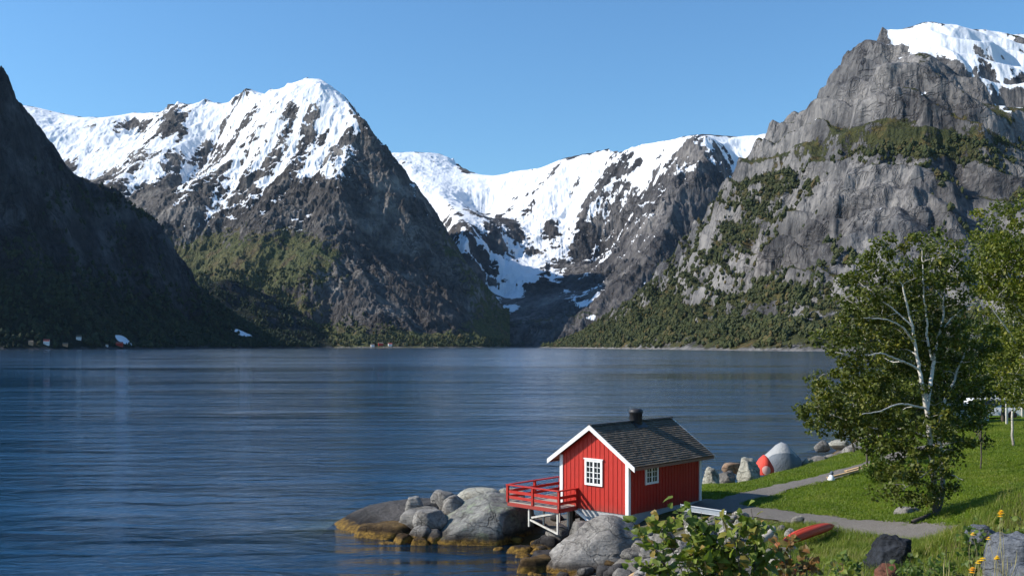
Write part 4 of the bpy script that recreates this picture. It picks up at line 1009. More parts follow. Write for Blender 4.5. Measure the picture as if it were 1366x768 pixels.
# the birch on the lawn
bb = GR(1247, 684); D0 = bb.y
def q_(px, py, dd=0): return pp(px, py, D0+dd)
main = [q_(1247, 690), q_(1249, 676), q_(1245, 624, .1), q_(1240, 585, .1), q_(1236, 545), q_(1231, 520, -.1), q_(1226, 493), q_(1221, 460, -.1), q_(1217, 436, -.2), q_(1209, 405, -.4), q_(1204, 380, -.5)]
limbs = [(main, .15, .035),
    ([q_(1236, 545), q_(1240, 520, .2), q_(1243, 500, .4), q_(1247, 470, .6), q_(1252, 446, .8), q_(1259, 420, 1), q_(1258, 395, 1.1)], .11, .04),
    ([q_(1247, 690), q_(1258, 660, .3), q_(1256, 620, .5), q_(1252, 580, .6), q_(1258, 540, .8), q_(1275, 500, 1.2), q_(1290, 460, 1.6)], .13, .04),
    ([q_(1226, 493), q_(1216, 487, -.4), q_(1204, 482, -.7), q_(1190, 476, -1), q_(1174, 470, -1.2), q_(1158, 474, -1.4)], .06, .025),
    ([q_(1221, 460), q_(1208, 440, -.4), q_(1197, 431, -.8), q_(1172, 424, -1), q_(1152, 424, -1.2)], .05, .02),
    ([q_(1243, 480, .5), q_(1236, 450, .3), q_(1238, 430, .2), q_(1232, 395, 0), q_(1231, 360, -.1), q_(1230, 335, -.1)], .06, .02),
    ([q_(1236, 545), q_(1215, 540, -.8), q_(1197, 538, -1.3), q_(1176, 548, -1.7), q_(1150, 552, -2)], .05, .02),
    ([q_(1240, 585), q_(1210, 570, .6), q_(1175, 575, 1), q_(1130, 560, 1.4), q_(1100, 550, 1.6)], .05, .018),
    ([q_(1252, 446, .8), q_(1268, 425, 1.2), q_(1285, 410, 1.5), q_(1302, 405, 1.8)], .04, .018),
    ([q_(1217, 436, -.2), q_(1190, 410, 0), q_(1165, 395, .3), q_(1145, 375, .5)], .04, .018),
    ([q_(1245, 624), q_(1222, 640, -.8), q_(1205, 652, -1.2)], .04, .015), ([q_(1249, 640), q_(1270, 632, -.8), q_(1285, 640, -1.2)], .04, .015)]
m = 38.5/1300
limbs = [(p_, a_*.8, b_*.7) for p_, a_, b_ in limbs]
crowns = [(q_(1222, 350), (62*m, 1.5, 42*m), 60), (q_(1165, 385, .3), (42*m, 1.4, 42*m), 55), (q_(1245, 400, .8), (60*m, 1.8, 60*m), 60), (q_(1165, 455, .9), (62*m, 1.5, 50*m), 95),
    (q_(1215, 460, 1.6), (75*m, 1.2, 70*m), 80), (q_(1275, 470, 1), (50*m, 1.8, 60*m), 70), (q_(1140, 540, .8), (66*m, 1.6, 45*m), 110), (q_(1215, 560, 0), (80*m, 1.6, 50*m), 100), (q_(1285, 560, 1), (40*m, 1.4, 45*m), 50),
    (q_(1225, 625, -.6), (50*m, 1.2, 42*m), 80), (q_(1238, 650, -1.0), (48*m, .8, 26*m), 34), (q_(1110, 560, 1.4), (36*m, .8, 26*m), 22)]
crowns = [(c_+np.array((0, .45, 0)), r_, n_) for c_, r_, n_ in crowns]
tree('birch_tree', 'big birch with pale forked trunk standing on the lawn, a pale stone at its foot', tuple(bb), limbs, crowns, ML['birch'], m_birch, 11, leaf=.14, n_leaf=80, cl_r=.42)
# trees behind and beside
def simple_tree(name, label, px, D, ztop_py, wpx, mat, seed, zb=None, bark=m_bark, n=70, nleaf=70, leaf=.17, clr=.6, low=.25, tr=.14, group=None, lean=0, cat='tree'):
    X = (px-CX)/F*D; z0 = gz1(X, D) if zb is None else zb; zt = H-(ztop_py-HOR)/F*D; hh = zt-z0; wr = wpx/F*D/2
    rnd = np.random.default_rng(seed+900)
    top = np.array((X+lean, D, z0+hh*.86)); b = np.array((X, D, z0-.1))
    tr_ = [b, b+(top-b)*.25+rnd.normal(size=3)*.1, b+(top-b)*.55+rnd.normal(size=3)*.15, top]
    limbs = [(tr_, tr, .03)]
    for k in range(5):
        s = tr_[1]+(tr_[2]-tr_[1])*rnd.uniform(0, 1); an = rnd.uniform(0, 6.28)
        e = s+np.array((math.cos(an)*wr*.7, math.sin(an)*wr*.7, hh*rnd.uniform(.12, .3))); limbs.append(([s, (s+e)/2+np.array((0, 0, hh*.02)), e], tr*.45, .02))
    crowns = []
    for k in range(6):
        an = rnd.uniform(0, 6.28); f = rnd.uniform(0, .55); zz = z0+hh*rnd.uniform(low+.15, .82); rr_ = wr*rnd.uniform(.4, .62)
        crowns.append(((X+math.cos(an)*wr*f+lean*.5, D+math.sin(an)*wr*f, zz), (rr_, rr_, rr_*.95), n//6))
    crowns.append(((X+lean*.5, D, z0+hh*(.5+low/2)), (wr*.85, wr*.85, hh*(.5-low/2)*.93), n//2))
    return tree(name, label, (X, D, z0), limbs, crowns, mat, bark, seed, leaf=leaf, n_leaf=nleaf, cl_r=clr, spacing=.8, group=group, cat=cat)
simple_tree('birch_tree', 'tall bright yellow-green birch cut off by the right edge of the picture', 1392, 46, 205, 250, ML['gold'], 21, bark=m_birch, n=380, nleaf=85, leaf=.16, clr=.6, low=.08, tr=.2)
simple_tree('young_tree', 'yellow-green young tree with a thin pale trunk just inside the right edge', 1352, 52, 400, 90, ML['gold'], 25, bark=m_birch, n=90, nleaf=70, leaf=.17, clr=.5, low=.2, tr=.07)
simple_tree('leafy_tree', 'dark bushy tree directly behind the big birch', 1225, 68, 462, 130, ML['darkl'], 31, n=170, nleaf=70, leaf=.24, clr=.8, low=.0)
simple_tree('leafy_tree', 'dark green tree between the big birch and the white cars', 1282, 76, 440, 80, ML['darkl'], 33, n=90, nleaf=70, leaf=.25, clr=.85, low=.15)
simple_tree('leafy_tree', 'dark tree in front of the blue-grey house near the right edge', 1338, 66, 455, 90, ML['darkl'], 35, n=100, nleaf=70, leaf=.22, clr=.75, low=.25)
simple_tree('leafy_tree', 'dark tree on the shore behind the left half of the big birch', 1175, 64, 490, 110, ML['birch'], 37, n=120, nleaf=70, leaf=.2, clr=.7, low=.1)
simple_tree('young_tree', 'small young tree with a leaning dark stem beside the upper footpath, left of the birch', 1140, 58, 520, 62, ML['birch'], 41, n=44, nleaf=60, leaf=.16, clr=.45, low=.3, tr=.07, lean=-1.2)
simple_tree('young_tree', 'small young tree with an upright dark stem beside the upper footpath', 1157, 49.5, 545, 40, ML['birch'], 43, n=34, nleaf=60, leaf=.14, clr=.4, low=.4, tr=.06)
simple_tree('young_tree', 'thin young tree closest to the birch trunk beside the upper footpath', 1176, 51, 540, 44, ML['darkl'], 45, n=34, nleaf=60, leaf=.14, clr=.4, low=.4, tr=.05)
simple_tree('sapling', 'thin bare-stemmed sapling on the lawn right of the birch', 1308, 46, 520, 40, ML['birch'], 47, n=22, nleaf=50, leaf=.13, clr=.35, low=.55, tr=.035)
simple_tree('bush', 'low leafy bush at the end of the wooden pole', 1172, 45, 612, 42, ML['weed'], 49, n=30, nleaf=70, leaf=.13, clr=.3, low=.0, tr=.03, cat='bush')
simple_tree('bush', 'dark bush on the lawn crest behind the sapling', 1296, 62, 552, 46, ML['darkl'], 51, n=40, nleaf=60, leaf=.2, clr=.5, low=.0, tr=.04, cat='bush')

# broad lobed leaves
def lobed_leaf():
    pts = [(0, 0), (.20, -.04), (.40, .02), (.43, .20), (.50, .42), (.36, .50), (.30, .64), (.20, .80), (0, 1.0)]
    full = pts+[(-x, y) for x, y in reversed(pts[1:-1])]
    return np.array(full)
LF = lobed_leaf()
def leaf_fan(p, d, nrm, size):
    """one lobed leaf folded along its midrib: vertices and triangles"""
    d = d/np.linalg.norm(d); s = np.cross(d, nrm); s /= np.linalg.norm(s)+1e-6; u = np.cross(s, d)
    V = [p+d*size*.45-u*size*.03]
    for x, y in LF: V.append(p+s*x*size+d*y*size+u*(abs(x)*.28-y*y*.22)*size)
    n = len(LF); T = [(0, 1+i, 1+(i+1) % n) for i in range(n)]
    return np.array(V), T
def leafy_branch(name, label, base, tips, mat, seed, size=.13, per=16, group=None, cat='bush', stem_r=.012, kids=3):
    rnd = np.random.default_rng(seed); root = empty(name, base, 0, label, cat, group); B = np.array(base)
    sp_ = []; LV = []; LT = []; TT = []; o_ = 0
    def leaf_at(p, dr):
        nonlocal o_
        d = dr*.6+rnd.normal(size=3)*.7; d[2] -= .15
        nrm = np.array((-.25, -.35, 1.0))+rnd.normal(size=3)*.45
        v, t = leaf_fan(p-B, d, nrm, size*rnd.uniform(.55, 1.25)); LV.append(v); LT.append(np.array(t)+o_); o_ += len(v); TT.append(np.full(len(v), rnd.uniform(0, 1)))
    for tip in tips:
        q = curve_pts(base, tip, rnd, 12, .05, .05); sp_.append((lambda a: (a[0]-B, a[1]))(tube_np(q, np.linspace(stem_r, .003, 12), 5)))
        for k in range(per):
            t = rnd.uniform(.35, 1)**.8; i = min(int(t*11), 10); p = q[i]+(q[i+1]-q[i])*(t*11-i); leaf_at(p+rnd.normal(size=3)*.05, (q[i+1]-q[i])/np.linalg.norm(q[i+1]-q[i]))
        for k in range(kids):
            i = rnd.integers(4, 10); e = q[i]+(q[11]-q[i])*.45+rnd.normal(size=3)*.15; qq = curve_pts(q[i], e, rnd, 5, .08, .05)
            sp_.append((lambda a: (a[0]-B, a[1]))(tube_np(qq, np.linspace(stem_r*.5, .002, 5), 4)))
            for j in range(per//3): leaf_at(qq[rnd.integers(1, 5)]+rnd.normal(size=3)*.04, (e-q[i])/np.linalg.norm(e-q[i]))
    link(bpy.data.objects.new('stem', merge_np('stem', sp_, m_bark)), root)
    link(bpy.data.objects.new('foliage', np_mesh('foliage', np.concatenate(LV), np.concatenate(LT), ML[mat], False, dict(tone=np.concatenate(TT)), tris=True)), root)
    return root
DB = 11.5
def t_(px, py, d=0): return pp(px, py, DB+d)
def grd(px, D): X = (px-CX)/F*D; return (X, D, gz1(X, D)-.05)
leafy_branch('maple_bush', 'broad-leaved green bush reaching in front of the hut corner', grd(960, 11.5), [t_(842, 694), t_(872, 688, .2), t_(902, 676, .1), t_(856, 714, -.3), t_(925, 704, .3), t_(935, 682, .4), t_(900, 735, -.2), t_(945, 735, 0), t_(918, 715, .5)], 'maple', 61, .115, 30)
leafy_branch('maple_bush', 'leafy bush below the right end of the white beam', grd(1000, 12.0), [t_(962, 682), t_(990, 686, .2), t_(1002, 678, .3), t_(975, 705, -.2), t_(1010, 705, .2), t_(985, 740, 0), t_(945, 755, -.3), t_(1015, 745, .3), t_(960, 725, .3)], 'maple', 67, .11, 28)
leafy_branch('shrub', 'low shrub with reddish-orange leaves next to the red kayak', grd(1065, 13.0), [pp(1035, 715, 13), pp(1055, 705, 13.2), pp(1075, 722, 13), pp(1045, 740, 12.8), pp(1085, 740, 13.2), pp(1025, 735, 13), pp(1062, 755, 13)], 'autumn', 71, .10, 15)
leafy_branch('shrub', 'low green shrub at the bottom edge right of the reddish one', grd(1110, 14.0), [pp(1100, 752, 14), pp(1125, 745, 14), pp(1140, 760, 14), pp(1080, 762, 14)], 'maple', 73, .09, 12)
for i, (px, py, D, lab) in enumerate([(1215, 745, 17, 'left of the grassy bank crest beside the black boulder'), (1262, 738, 17, 'in the middle of the flowery bank'), (1300, 705, 18, 'behind the small blue-grey stone'), (1352, 690, 19, 'at the right edge above the blue-grey boulder'), (1240, 762, 15, 'at the bottom edge below the bank'), (1130, 742, 22, 'between the red kayak and the black boulder')]):
    leafy_branch('weed_plant', 'leafy green weed '+lab, grd(px, D), [pp(px+dx, py+dy, D+dd) for dx, dy, dd in ((-18, 4, 0), (0, -10, .2), (16, 2, -.1), (8, 12, -.3), (-9, 14, -.3))], 'weed', 80+i, .10 if D < 20 else .12, 14, cat='weed', stem_r=.008, kids=2)

# grass
def blades(name, pts, hs, wd, lean, mat, rnd, label, cat='grass', seg=3, tones=None):
    n = len(pts); a = rnd.uniform(0, 6.28, n); dx = np.cos(a); dy = np.sin(a); s = np.stack([-dy, dx, 0*dx], 1)*wd[:, None]/2
    l = rnd.uniform(.2, 1, n)*lean*hs; V = []
    for k in range(seg):
        t = k/(seg-1) if seg > 1 else 0
        c = pts+np.stack([dx*l*t*t, dy*l*t*t, hs*t*(1-.18*t*lean)], 1); wk = (1-t)**.7*(1 if k < seg-1 else 0)+.03
        V += [c-s*wk, c+s*wk]
    V = np.stack(V, 1).reshape(-1, 3); base = np.arange(n)[:, None]*(2*seg); Q = np.concatenate([base+np.array([[2*k, 2*k+1, 2*k+3, 2*k+2]]) for k in range(seg-1)], 0)
    T = np.repeat(rnd.uniform(0, 1, n) if tones is None else tones, 2*seg)
    o = link(bpy.data.objects.new(name, np_mesh(name, V, Q, mat, True, dict(tone=T)))); tag(o, label, cat, kind='stuff'); return o
def scatter(n, pxr, Dr, rnd, keep):
    px = rnd.uniform(*pxr, n); D = np.sqrt(rnd.uniform(Dr[0]**2, Dr[1]**2, n)); X = (px-CX)/F*D
    Z = gz(X, D); py = HOR-(Z-H)/D*F; k = keep(px, D, X, Z, py)
    return np.stack([X, D, Z], 1)[k]
def make_grass():
    rnd = np.random.default_rng(99)
    dist = lambda X, D: np.minimum(seg_dist(X, D, LOWP)+.15, seg_dist(X, D, UPP)+.35)
    def off_hut(X, D):
        u = (X-4.65)*.682+(D-39)*.731; v = -(X-4.65)*.731+(D-39)*.682
        return ~((u > -1.3) & (u < 5.4) & (v > -.1) & (v < 5.6))
    lowy = lambda X: np.interp(X, [p[0] for p in LOWP], [p[1] for p in LOWP])
    # lawn
    p = scatter(230000, (915, 1420), (31, 66), rnd, lambda px, D, X, Z, py: (dist(X, D) > 1.0+.22*fbm(X*1.5, D*1.5, 3)) & (Z > 1.15+fbm(X/2.5, D/2.5, 3)*.6) & off_hut(X, D) & (D > lowy(X)-.2) & ((X > 7.2) | (D > 41)))
    blades('lawn_grass', p, rnd.uniform(.04, .11, len(p)), rnd.uniform(.02, .045, len(p)), 1.1, ML['grass'], rnd, 'short bright green lawn grass on both sides of the footpaths', seg=2, tones=np.clip(.35+fbm(p[:, 0]/2.2, p[:, 1]/2.2, 4)*.7+rnd.normal(size=len(p))*.14, 0, .9))
    # rough grass below the path and on the bank
    p = scatter(90000, (985, 1440), (12, 37), rnd, lambda px, D, X, Z, py: (dist(X, D) > 1.0) & (D < lowy(X)+.3) & (X+fbm(X/2.5, D/2.5, 4)*2.2 > np.where(D > 30, 7.9, 5.2)) & (py < 800))
    hh = rnd.uniform(.12, .38, len(p))*np.where(p[:, 1] > 26, .75, 1)
    blades('wild_grass', p, hh, rnd.uniform(.008, .02, len(p)), .8, ML['grass'], rnd, 'long rough grass on the bank below the lower path', seg=3, tones=np.clip(.45+fbm(p[:, 0]/1.5, p[:, 1]/1.5, 4)*.9+rnd.normal(size=len(p))*.22, 0, 1))
make_grass()
def tufts():
    rnd = np.random.default_rng(7); P0 = []; Hh = []; T = []
    for k in range(150):
        px = rnd.uniform(1090, 1390); D = rnd.uniform(14, 30); X = (px-CX)/F*D
        if D > np.interp(X, [p[0] for p in LOWP], [p[1] for p in LOWP])-.9: continue
        m = rnd.integers(25, 60); q = np.stack([X+rnd.normal(size=m)*.13, D+rnd.normal(size=m)*.13], 1); P0.append(np.c_[q, gz(q[:, 0], q[:, 1])-.02]); Hh.append(rnd.uniform(.25, .65)*rnd.uniform(.6, 1.1, m)); T.append(np.clip(rnd.choice([.3, .6, .85, 1.0])+rnd.normal(size=m)*.1, 0, 1))
    P0 = np.concatenate(P0); n = len(P0)
    blades('grass_tufts', P0, np.concatenate(Hh), rnd.uniform(.008, .018, n), 1.0, ML['grass'], rnd, 'taller yellowish tufts of grass on the flowery bank', seg=4, tones=np.concatenate(T))
tufts()
# tall seeding grass stems, each countable
rg_ = np.random.default_rng(5)
for i in range(46):
    px = rg_.uniform(1130, 1366); D = rg_.uniform(13, 24); b = np.array(grd(px, D)); hh = rg_.uniform(.45, .95)
    tip = b+np.array((rg_.normal()*.14, rg_.normal()*.1, hh)); q = curve_pts(b, tip, rg_, 7, .05)
    v, f = tube_np(q-b, np.array([.005, .005, .004, .004, .0035, .009, .002]), 4)
    o = link(bpy.data.objects.new('grass_stalk', np_mesh('grass_stalk', v, f, m_straw))); o.location = b
    tag(o, 'tall thin straw-coloured grass stalk rising from the flowery bank', 'grass stalk', 'dry grass stalks on the bank')
def flower(px, py, D, label, n=3, tone=0, seed=1):
    rnd = np.random.default_rng(seed); b = np.array(grd(px+rnd.uniform(-6, 6), D)); top = pp(px, py, D); root = empty('flower_plant', tuple(b), 0, label, 'flower')
    st = []; 
    for k in range(n):
        tip = top+np.array((rnd.uniform(-.07, .07), rnd.uniform(-.05, .05), rnd.uniform(-.05, .03))) if k else top
        q = curve_pts(b, tip, rnd, 6, .04); st.append(tube_np(q-b, np.linspace(.006, .003, 6), 4))
        V = []; Fq = []; o_ = 0; T = []
        for ring, (np_, rr_, up) in enumerate(((11, .050, .0), (9, .036, .012), (7, .022, .02))):
            for j in range(np_):
                an = 6.283*j/np_+ring*.3+rnd.normal()*.08; d = np.array((math.cos(an), math.sin(an)*.9, -.12+ring*.35)); s = np.array((-math.sin(an), math.cos(an), 0))
                c = tip-b+np.array((0, -.01, up)); V += [c, c+d*rr_*.6-s*rr_*.22, c+d*rr_, c+d*rr_*.6+s*rr_*.22]; Fq.append((o_, o_+1, o_+2, o_+3)); o_ += 4; T += [tone+rnd.uniform(-.2, .2)]*4
        link(bpy.data.objects.new('blossom', np_mesh('blossom', np.array(V), Fq, m_flower, False, dict(tone=np.clip(T, 0, 1)))), root)
    link(bpy.data.objects.new('stem', merge_np('stem', st, m_straw)), root)
flower(1334, 684, 15.0, 'yellow-orange flowers standing tall above the grass at the right', 4, .25, 1)
flower(1309, 746, 14.0, 'large yellow flower at the bottom, left of the blue-grey boulder', 3, .05, 2)
flower(1296, 759, 13.6, 'orange flower at the bottom edge beside the yellow one', 3, .6, 3)
flower(1330, 744, 14.5, 'small pale yellow flowers against the blue-grey boulder', 3, .1, 4)
flower(1318, 718, 16.0, 'faded yellow flower heads between the two blue-grey stones', 2, .15, 6)
flower(1297, 712, 17.0, 'small yellow flowers left of the small blue-grey stone', 2, .2, 5)
# ---------------------------------------------------------------- kayak, tents, pole, boards
def loft(name, secs, mat, parent=None, closed=True, smooth=True):
    """secs: list of rings of points, same count"""
    bm = bmesh.new(); R_ = [[bm.verts.new(p) for p in s] for s in secs]; n = len(secs[0])
    for a, b in zip(R_[:-1], R_[1:]):
        for k in range(n if closed else n-1): bm.faces.new((a[k], a[(k+1) % n], b[(k+1) % n], b[k]))
    if closed: bm.faces.new(R_[0][::-1]); bm.faces.new(R_[-1])
    return finish(name, bm, mat, parent, smooth=smooth)
a = GR(1040, 733); b = GR(1113, 708); a.z += .2; b.z += .25
kv = (b-a); kl = kv.length; ka = math.atan2(kv.y, kv.x)
ky = empty('kayak', tuple((a+b)/2), ka, 'overturned bright red kayak lying on the stones below the path', 'kayak'); ky.rotation_euler = (0, -math.atan2(kv.z, math.hypot(kv.x, kv.y)), ka)
secs = []
for i in range(17):
    t = i/16*2-1; w_ = .27*(1-abs(t)**2.6)+.008; h_ = .19*(1-abs(t)**3)+.02; x = t*kl/2; rise = -.0+.10*t*t
    secs.append([(x, math.cos(u)*w_, max(-.06, math.sin(u)*h_)+rise*-.4) for u in np.linspace(0, 2*math.pi, 14, endpoint=False)])
loft('hull', secs, 'kayak', ky)
bm = bmesh.new(); beam_into(bm, (-kl*.46, 0, .06), (kl*.46, 0, .06), .03, .0) if 0 else None; bm.free()
loft('keel', [[(t*kl/2*.9, -.018, .195*(1-abs(t)**3)), (t*kl/2*.9, .018, .195*(1-abs(t)**3)), (t*kl/2*.9, .0, .225*(1-abs(t)**3)+.0)] for t in np.linspace(-.98, .98, 13)], 'kayak', ky)
# tents
def tent(loc, rz, L_, W_, H_, mat, door, label, n=9, doorm=None):
    root = empty('tent', loc, rz, label, 'tent'); secs = []
    for i in range(n):
        t = i/(n-1); x = (t-.5)*L_; e = math.sin(math.pi*min(max(t, .0), 1))**.45 if 0 < t < 1 else 0.02
        hh = H_*e*(1-.12*math.sin(t*9)); ww = W_/2*(e*.85+.15)
        secs.append([(x, -math.cos(u)*ww, math.sin(u)**.8*hh*(1 if abs(u-math.pi/2) > .2 else 1.03)) for u in np.linspace(0.0001, math.pi-.0001, 13)])
    loft('canopy', secs, mat, root, closed=False)
    # door: rounded dark panel bulging out of the side facing the camera
    if door:
        dx, dw, dh = door; bm = bmesh.new(); rings = []
        def cy_(x, z):
            t = min(max(x/L_+.5, .03), .97); e = math.sin(math.pi*t)**.45; hh = H_*e*(1-.12*math.sin(t*9)); ww = W_/2*(e*.85+.15)
            return -ww*math.cos(math.asin(min(.999, max(0, min(z/hh, 1))**1.25)))-.035
        for r_ in np.linspace(0, 1, 7):
            ring = []
            for u in np.linspace(0, 2*math.pi, 24, endpoint=False):
                x = dx+math.cos(u)*r_*dw/2; z = max(0, dh*.5+math.sin(u)*r_*dh*.5); ring.append(bm.verts.new((x, cy_(x, z), z)))
            rings.append(ring)
        for a_, b_ in zip(rings[:-1], rings[1:]):
            for k in range(24): bm.faces.new((a_[k], a_[(k+1) % 24], b_[(k+1) % 24], b_[k]))
        bmesh.ops.remove_doubles(bm, verts=bm.verts, dist=1e-4)
        finish('door_panel', bm, doorm, root, smooth=True)
    return root
g = G(1048, 629, 1.45); tent((g.x, g.y+.9, 1.4), -.25, 2.5, 2.0, 1.42, 'tentgrey', (.15, 1.9, 1.1), 'big pale grey tent with a rounded dark grey front on the shore', doorm='tentdark')
g = G(1022, 632, 1.5); tent((g.x, g.y+.5, 1.45), .3, 1.15, 1.1, .92, 'tentred', (-.15, .45, .5), 'small bright red tent next to the big pale grey tent', doorm='tentpink')
# long pole, figure, white beam, driftwood
a = GR(1104, 640); b = GR(1179, 628); a.z += .08; b.z += .35
pl_ = beam('wooden_pole', tuple(a), tuple(b), .09, .09, 'tanwood', None, .02); tag(pl_, 'long thin tan pole lying across the lawn towards the small trees', 'pole')
a = GR(1128, 634); a.z += .22; b = GR(1180, 625); b.z += .40
pl_ = beam('wooden_plank', tuple(a), tuple(b), .16, .04, 'tanwood', None, .008); tag(pl_, 'short tan plank lying along the end of the long pole', 'plank')
g = GR(1109, 641); st = empty('garden_ornament', tuple(g), 0, 'tiny white and blue ornament standing on the lawn by the thin pole', 'ornament')
loft('body', [[(math.cos(u)*r_, math.sin(u)*r_, z_) for u in np.linspace(0, 6.283, 10, endpoint=False)] for r_, z_ in ((.17, .0), (.19, .06), (.13, .16), (.10, .24), (.04, .28))], 'carwhite', st)
loft('top', [[(.02+math.cos(u)*r_, math.sin(u)*r_, z_) for u in np.linspace(0, 6.283, 10, endpoint=False)] for r_, z_ in ((.05, .27), (.09, .33), (.08, .40), (.03, .46))], 'bluegrey', st)
a = pp(908, 676, 38.3); b = pp(968, 685, 38.0)
bmw = beam('white_beam', tuple(a), tuple(b), .20, .20, 'white', None, .015); tag(bmw, 'thick white painted beam lying above the stones behind the leafy bush', 'beam')
for t in (.15, .85):
    p = a+(b-a)*t; z0 = gz1(p[0], p[1]); o = box('wooden_block', (-.16, -.14, z0-.1, .16, .14, p[2]-.1), 'greywood', None, .01); o.location = (p[0], p[1], 0); tag(o, 'short wooden block under the %s end of the white beam' % ('left' if t < .5 else 'right'), 'block')
def log(px0, py0, px1, py1, D, r, mat, label, seed, dz=.1):
    rnd = np.random.default_rng(seed); a = pp(px0, py0, D); b = pp(px1, py1, D+.6); q = curve_pts(a, b, rnd, 9, .05); c = np.array(a)
    v, f = tube_np(q-c, r*np.array([.7, 1, 1.05, .95, 1, .9, .85, .7, .35]), 8)
    o = link(bpy.data.objects.new('driftwood', np_mesh('driftwood', v, f, M[mat]))); o.location = c; tag(o, label, 'driftwood')
log(836, 776, 876, 752, 31.5, .11, 'tanwood', 'tan driftwood log lying at the bottom edge below the huge pale boulder', 1)
log(872, 778, 905, 738, 31.6, .10, 'greywood', 'pale grey driftwood branch pointing up at the bottom edge', 2)
log(1010, 722, 1032, 702, 30.5, .12, 'greywood', 'short pale driftwood piece right of the leafy bush', 3)
log(960, 712, 1004, 700, 33.0, .09, 'greywood', 'grey driftwood branch lying behind the leafy bush', 4)
log(1216, 696, 1242, 684, D0-.9, .07, 'darkwood', 'dark root spreading to the left from the foot of the birch', 5)
log(1228, 699, 1250, 684, D0-1.0, .07, 'darkwood', 'dark root running towards the path from the foot of the birch', 6)
log(1266, 696, 1250, 684, D0-1.0, .07, 'darkwood', 'dark root spreading to the right from the foot of the birch', 7)
for px in (1343, 1364):
    g = GR(px, 566 if px < 1350 else 556); o = beam('fence_post', (g.x, g.y, g.z-.1), (g.x, g.y, g.z+1.3), .10, .10, 'stilt', None, .01); tag(o, 'thin pale post on the lawn crest, %s of the pair near the right edge' % ('left one' if px < 1350 else 'right one'), 'post')
# ---------------------------------------------------------------- cars and house behind the trees
def car(px, D, rz, label, L_=4.3, H_=1.5, W_=1.75, van=False):
    X = (px-CX)/F*D; root = empty('parked_car', (X, D, gz1(X, D)), rz, label, 'car'); 
    pr = [(-.5, .25), (-.5, .55), (-.47, .62), (-.28, .66), (-.16, .97), (.22, 1.0), (.40, .68), (.5, .62), (.5, .25)] if not van else [(-.5, .25), (-.5, .55), (-.40, .62), (-.30, .97), (.30, 1.0), (.48, .97), (.5, .6), (.5, .25)]
    def ring(y, k): return [(x*L_, y*W_/2, .2+(z-.2)*H_*(1 if z < .7 else 1)) if z < .7 else (x*L_*.98, y*W_/2*k, z*H_) for x, z in pr]
    loft('body', [ring(-1, .86), ring(-.8, .88) if 0 else ring(-.96, .84), ring(.96, .84), ring(1, .86)], 'carwhite', root, smooth=False)
    gl = [(-.26, .68), (-.15, .92), (.21, .94), (.36, .70)] if not van else [(-.36, .66), (-.28, .92), (.2, .94), (.2, .70)]
    for sy in (-1, 1):
        bm = bmesh.new(); f = bm.faces.new([bm.verts.new((x*L_, sy*(W_/2*(.99 if z < .8 else .87)+.012), z*H_)) for x, z in gl]); finish('window', bm, 'glass', root)
    for sx in (-.32, .32):
        for sy in (-1, 1):
            wv = loft('wheel', [[(sx*L_+math.cos(u)*.31, sy*W_/2+dy, .31+math.sin(u)*.31) for u in np.linspace(0, 6.283, 16, endpoint=False)] for dy in (-.1, .06)], 'tyre', root, smooth=False)
            loft('rim', [[(sx*L_+math.cos(u)*.18, sy*(W_/2)+sy*.05+dy, .31+math.sin(u)*.18) for u in np.linspace(0, 6.283, 12, endpoint=False)] for dy in (-.03, .035)], 'carwhite', wv, smooth=False)
    return root
car(1272, 70, .1, 'white parked car seen between the branches right of the birch trunk')
car(1318, 72, -.15, 'white parked car near the blue-grey house at the right', van=True)
# house
hs = empty('wooden_house', ((1300-CX)/F*86, 86, 2.6), math.radians(-12), 'blue-grey house half hidden behind the trees at the right', 'house')
bm = bmesh.new(); poly_prism(bm, [(-3.6, 0, -1.5), (-3.6, 5.5, -1.5), (-3.6, 5.5, 3.0), (-3.6, 2.75, 5.2), (-3.6, 0, 3.0)], (7.2, 0, 0)); finish('wall', bm, 'bluegrey', hs)
bm = bmesh.new()
for s in (0, 1):
    q = [(-3.9, -.4, 2.72), (-3.9, 2.75, 5.24), (-3.9, 2.75, 5.38), (-3.9, -.4, 2.86)]
    poly_prism(bm, [(p[0], 5.5-p[1] if s else p[1], p[2]+s*.002) for p in q], (7.8, 0, 0))
hr = finish('roof', bm, 'slate', hs)
bm = bmesh.new(); box_into(bm, 1.0, 2.4, 4.9, 1.6, 3.0, 6.0); finish('chimney', bm, 'white', hr)
for wx in (-2.2, 0, 2.2):
    fr = box('window', (wx-.55, -.05, 1.0, wx+.55, -.002, 2.3), 'white', hs); box('pane', (wx-.45, -.06, 1.1, wx+.45, -.052, 2.2), 'glass', fr)

# ---------------------------------------------------------------- far shore: houses and woods
def far_house(px, D, w_, d_, h_, wall, roofm, label, z=None, rz=.3, dz=0):
    X = (px-CX)/F*D
    if z is None:
        z = 3
    root = empty('farmhouse', (X, D, z), rz, label, 'house')
    bm = bmesh.new(); poly_prism(bm, [(-w_/2, -d_/2, -4), (-w_/2, d_/2, -4), (-w_/2, d_/2, h_), (-w_/2, 0, h_+d_*.4), (-w_/2, -d_/2, h_)], (w_, 0, 0)); finish('wall', bm, wall, root)
    bm = bmesh.new()
    for s in (0, 1):
        q = [(-w_/2-.4, -d_/2-.5, h_-.3), (-w_/2-.4, 0, h_+d_*.4+.1), (-w_/2-.4, 0, h_+d_*.4+.4), (-w_/2-.4, -d_/2-.5, h_)]
        poly_prism(bm, [(p[0], -p[1] if s else p[1], p[2]+s*.02) for p in q], (w_+.8, 0, 0))
    finish('roof', bm, roofm, root)
    for wx in (-w_*.28, 0, w_*.28): box('window', (wx-.5, -d_/2-.06, 1.2, wx+.5, -d_/2-.01, 2.6), 'glass', root)
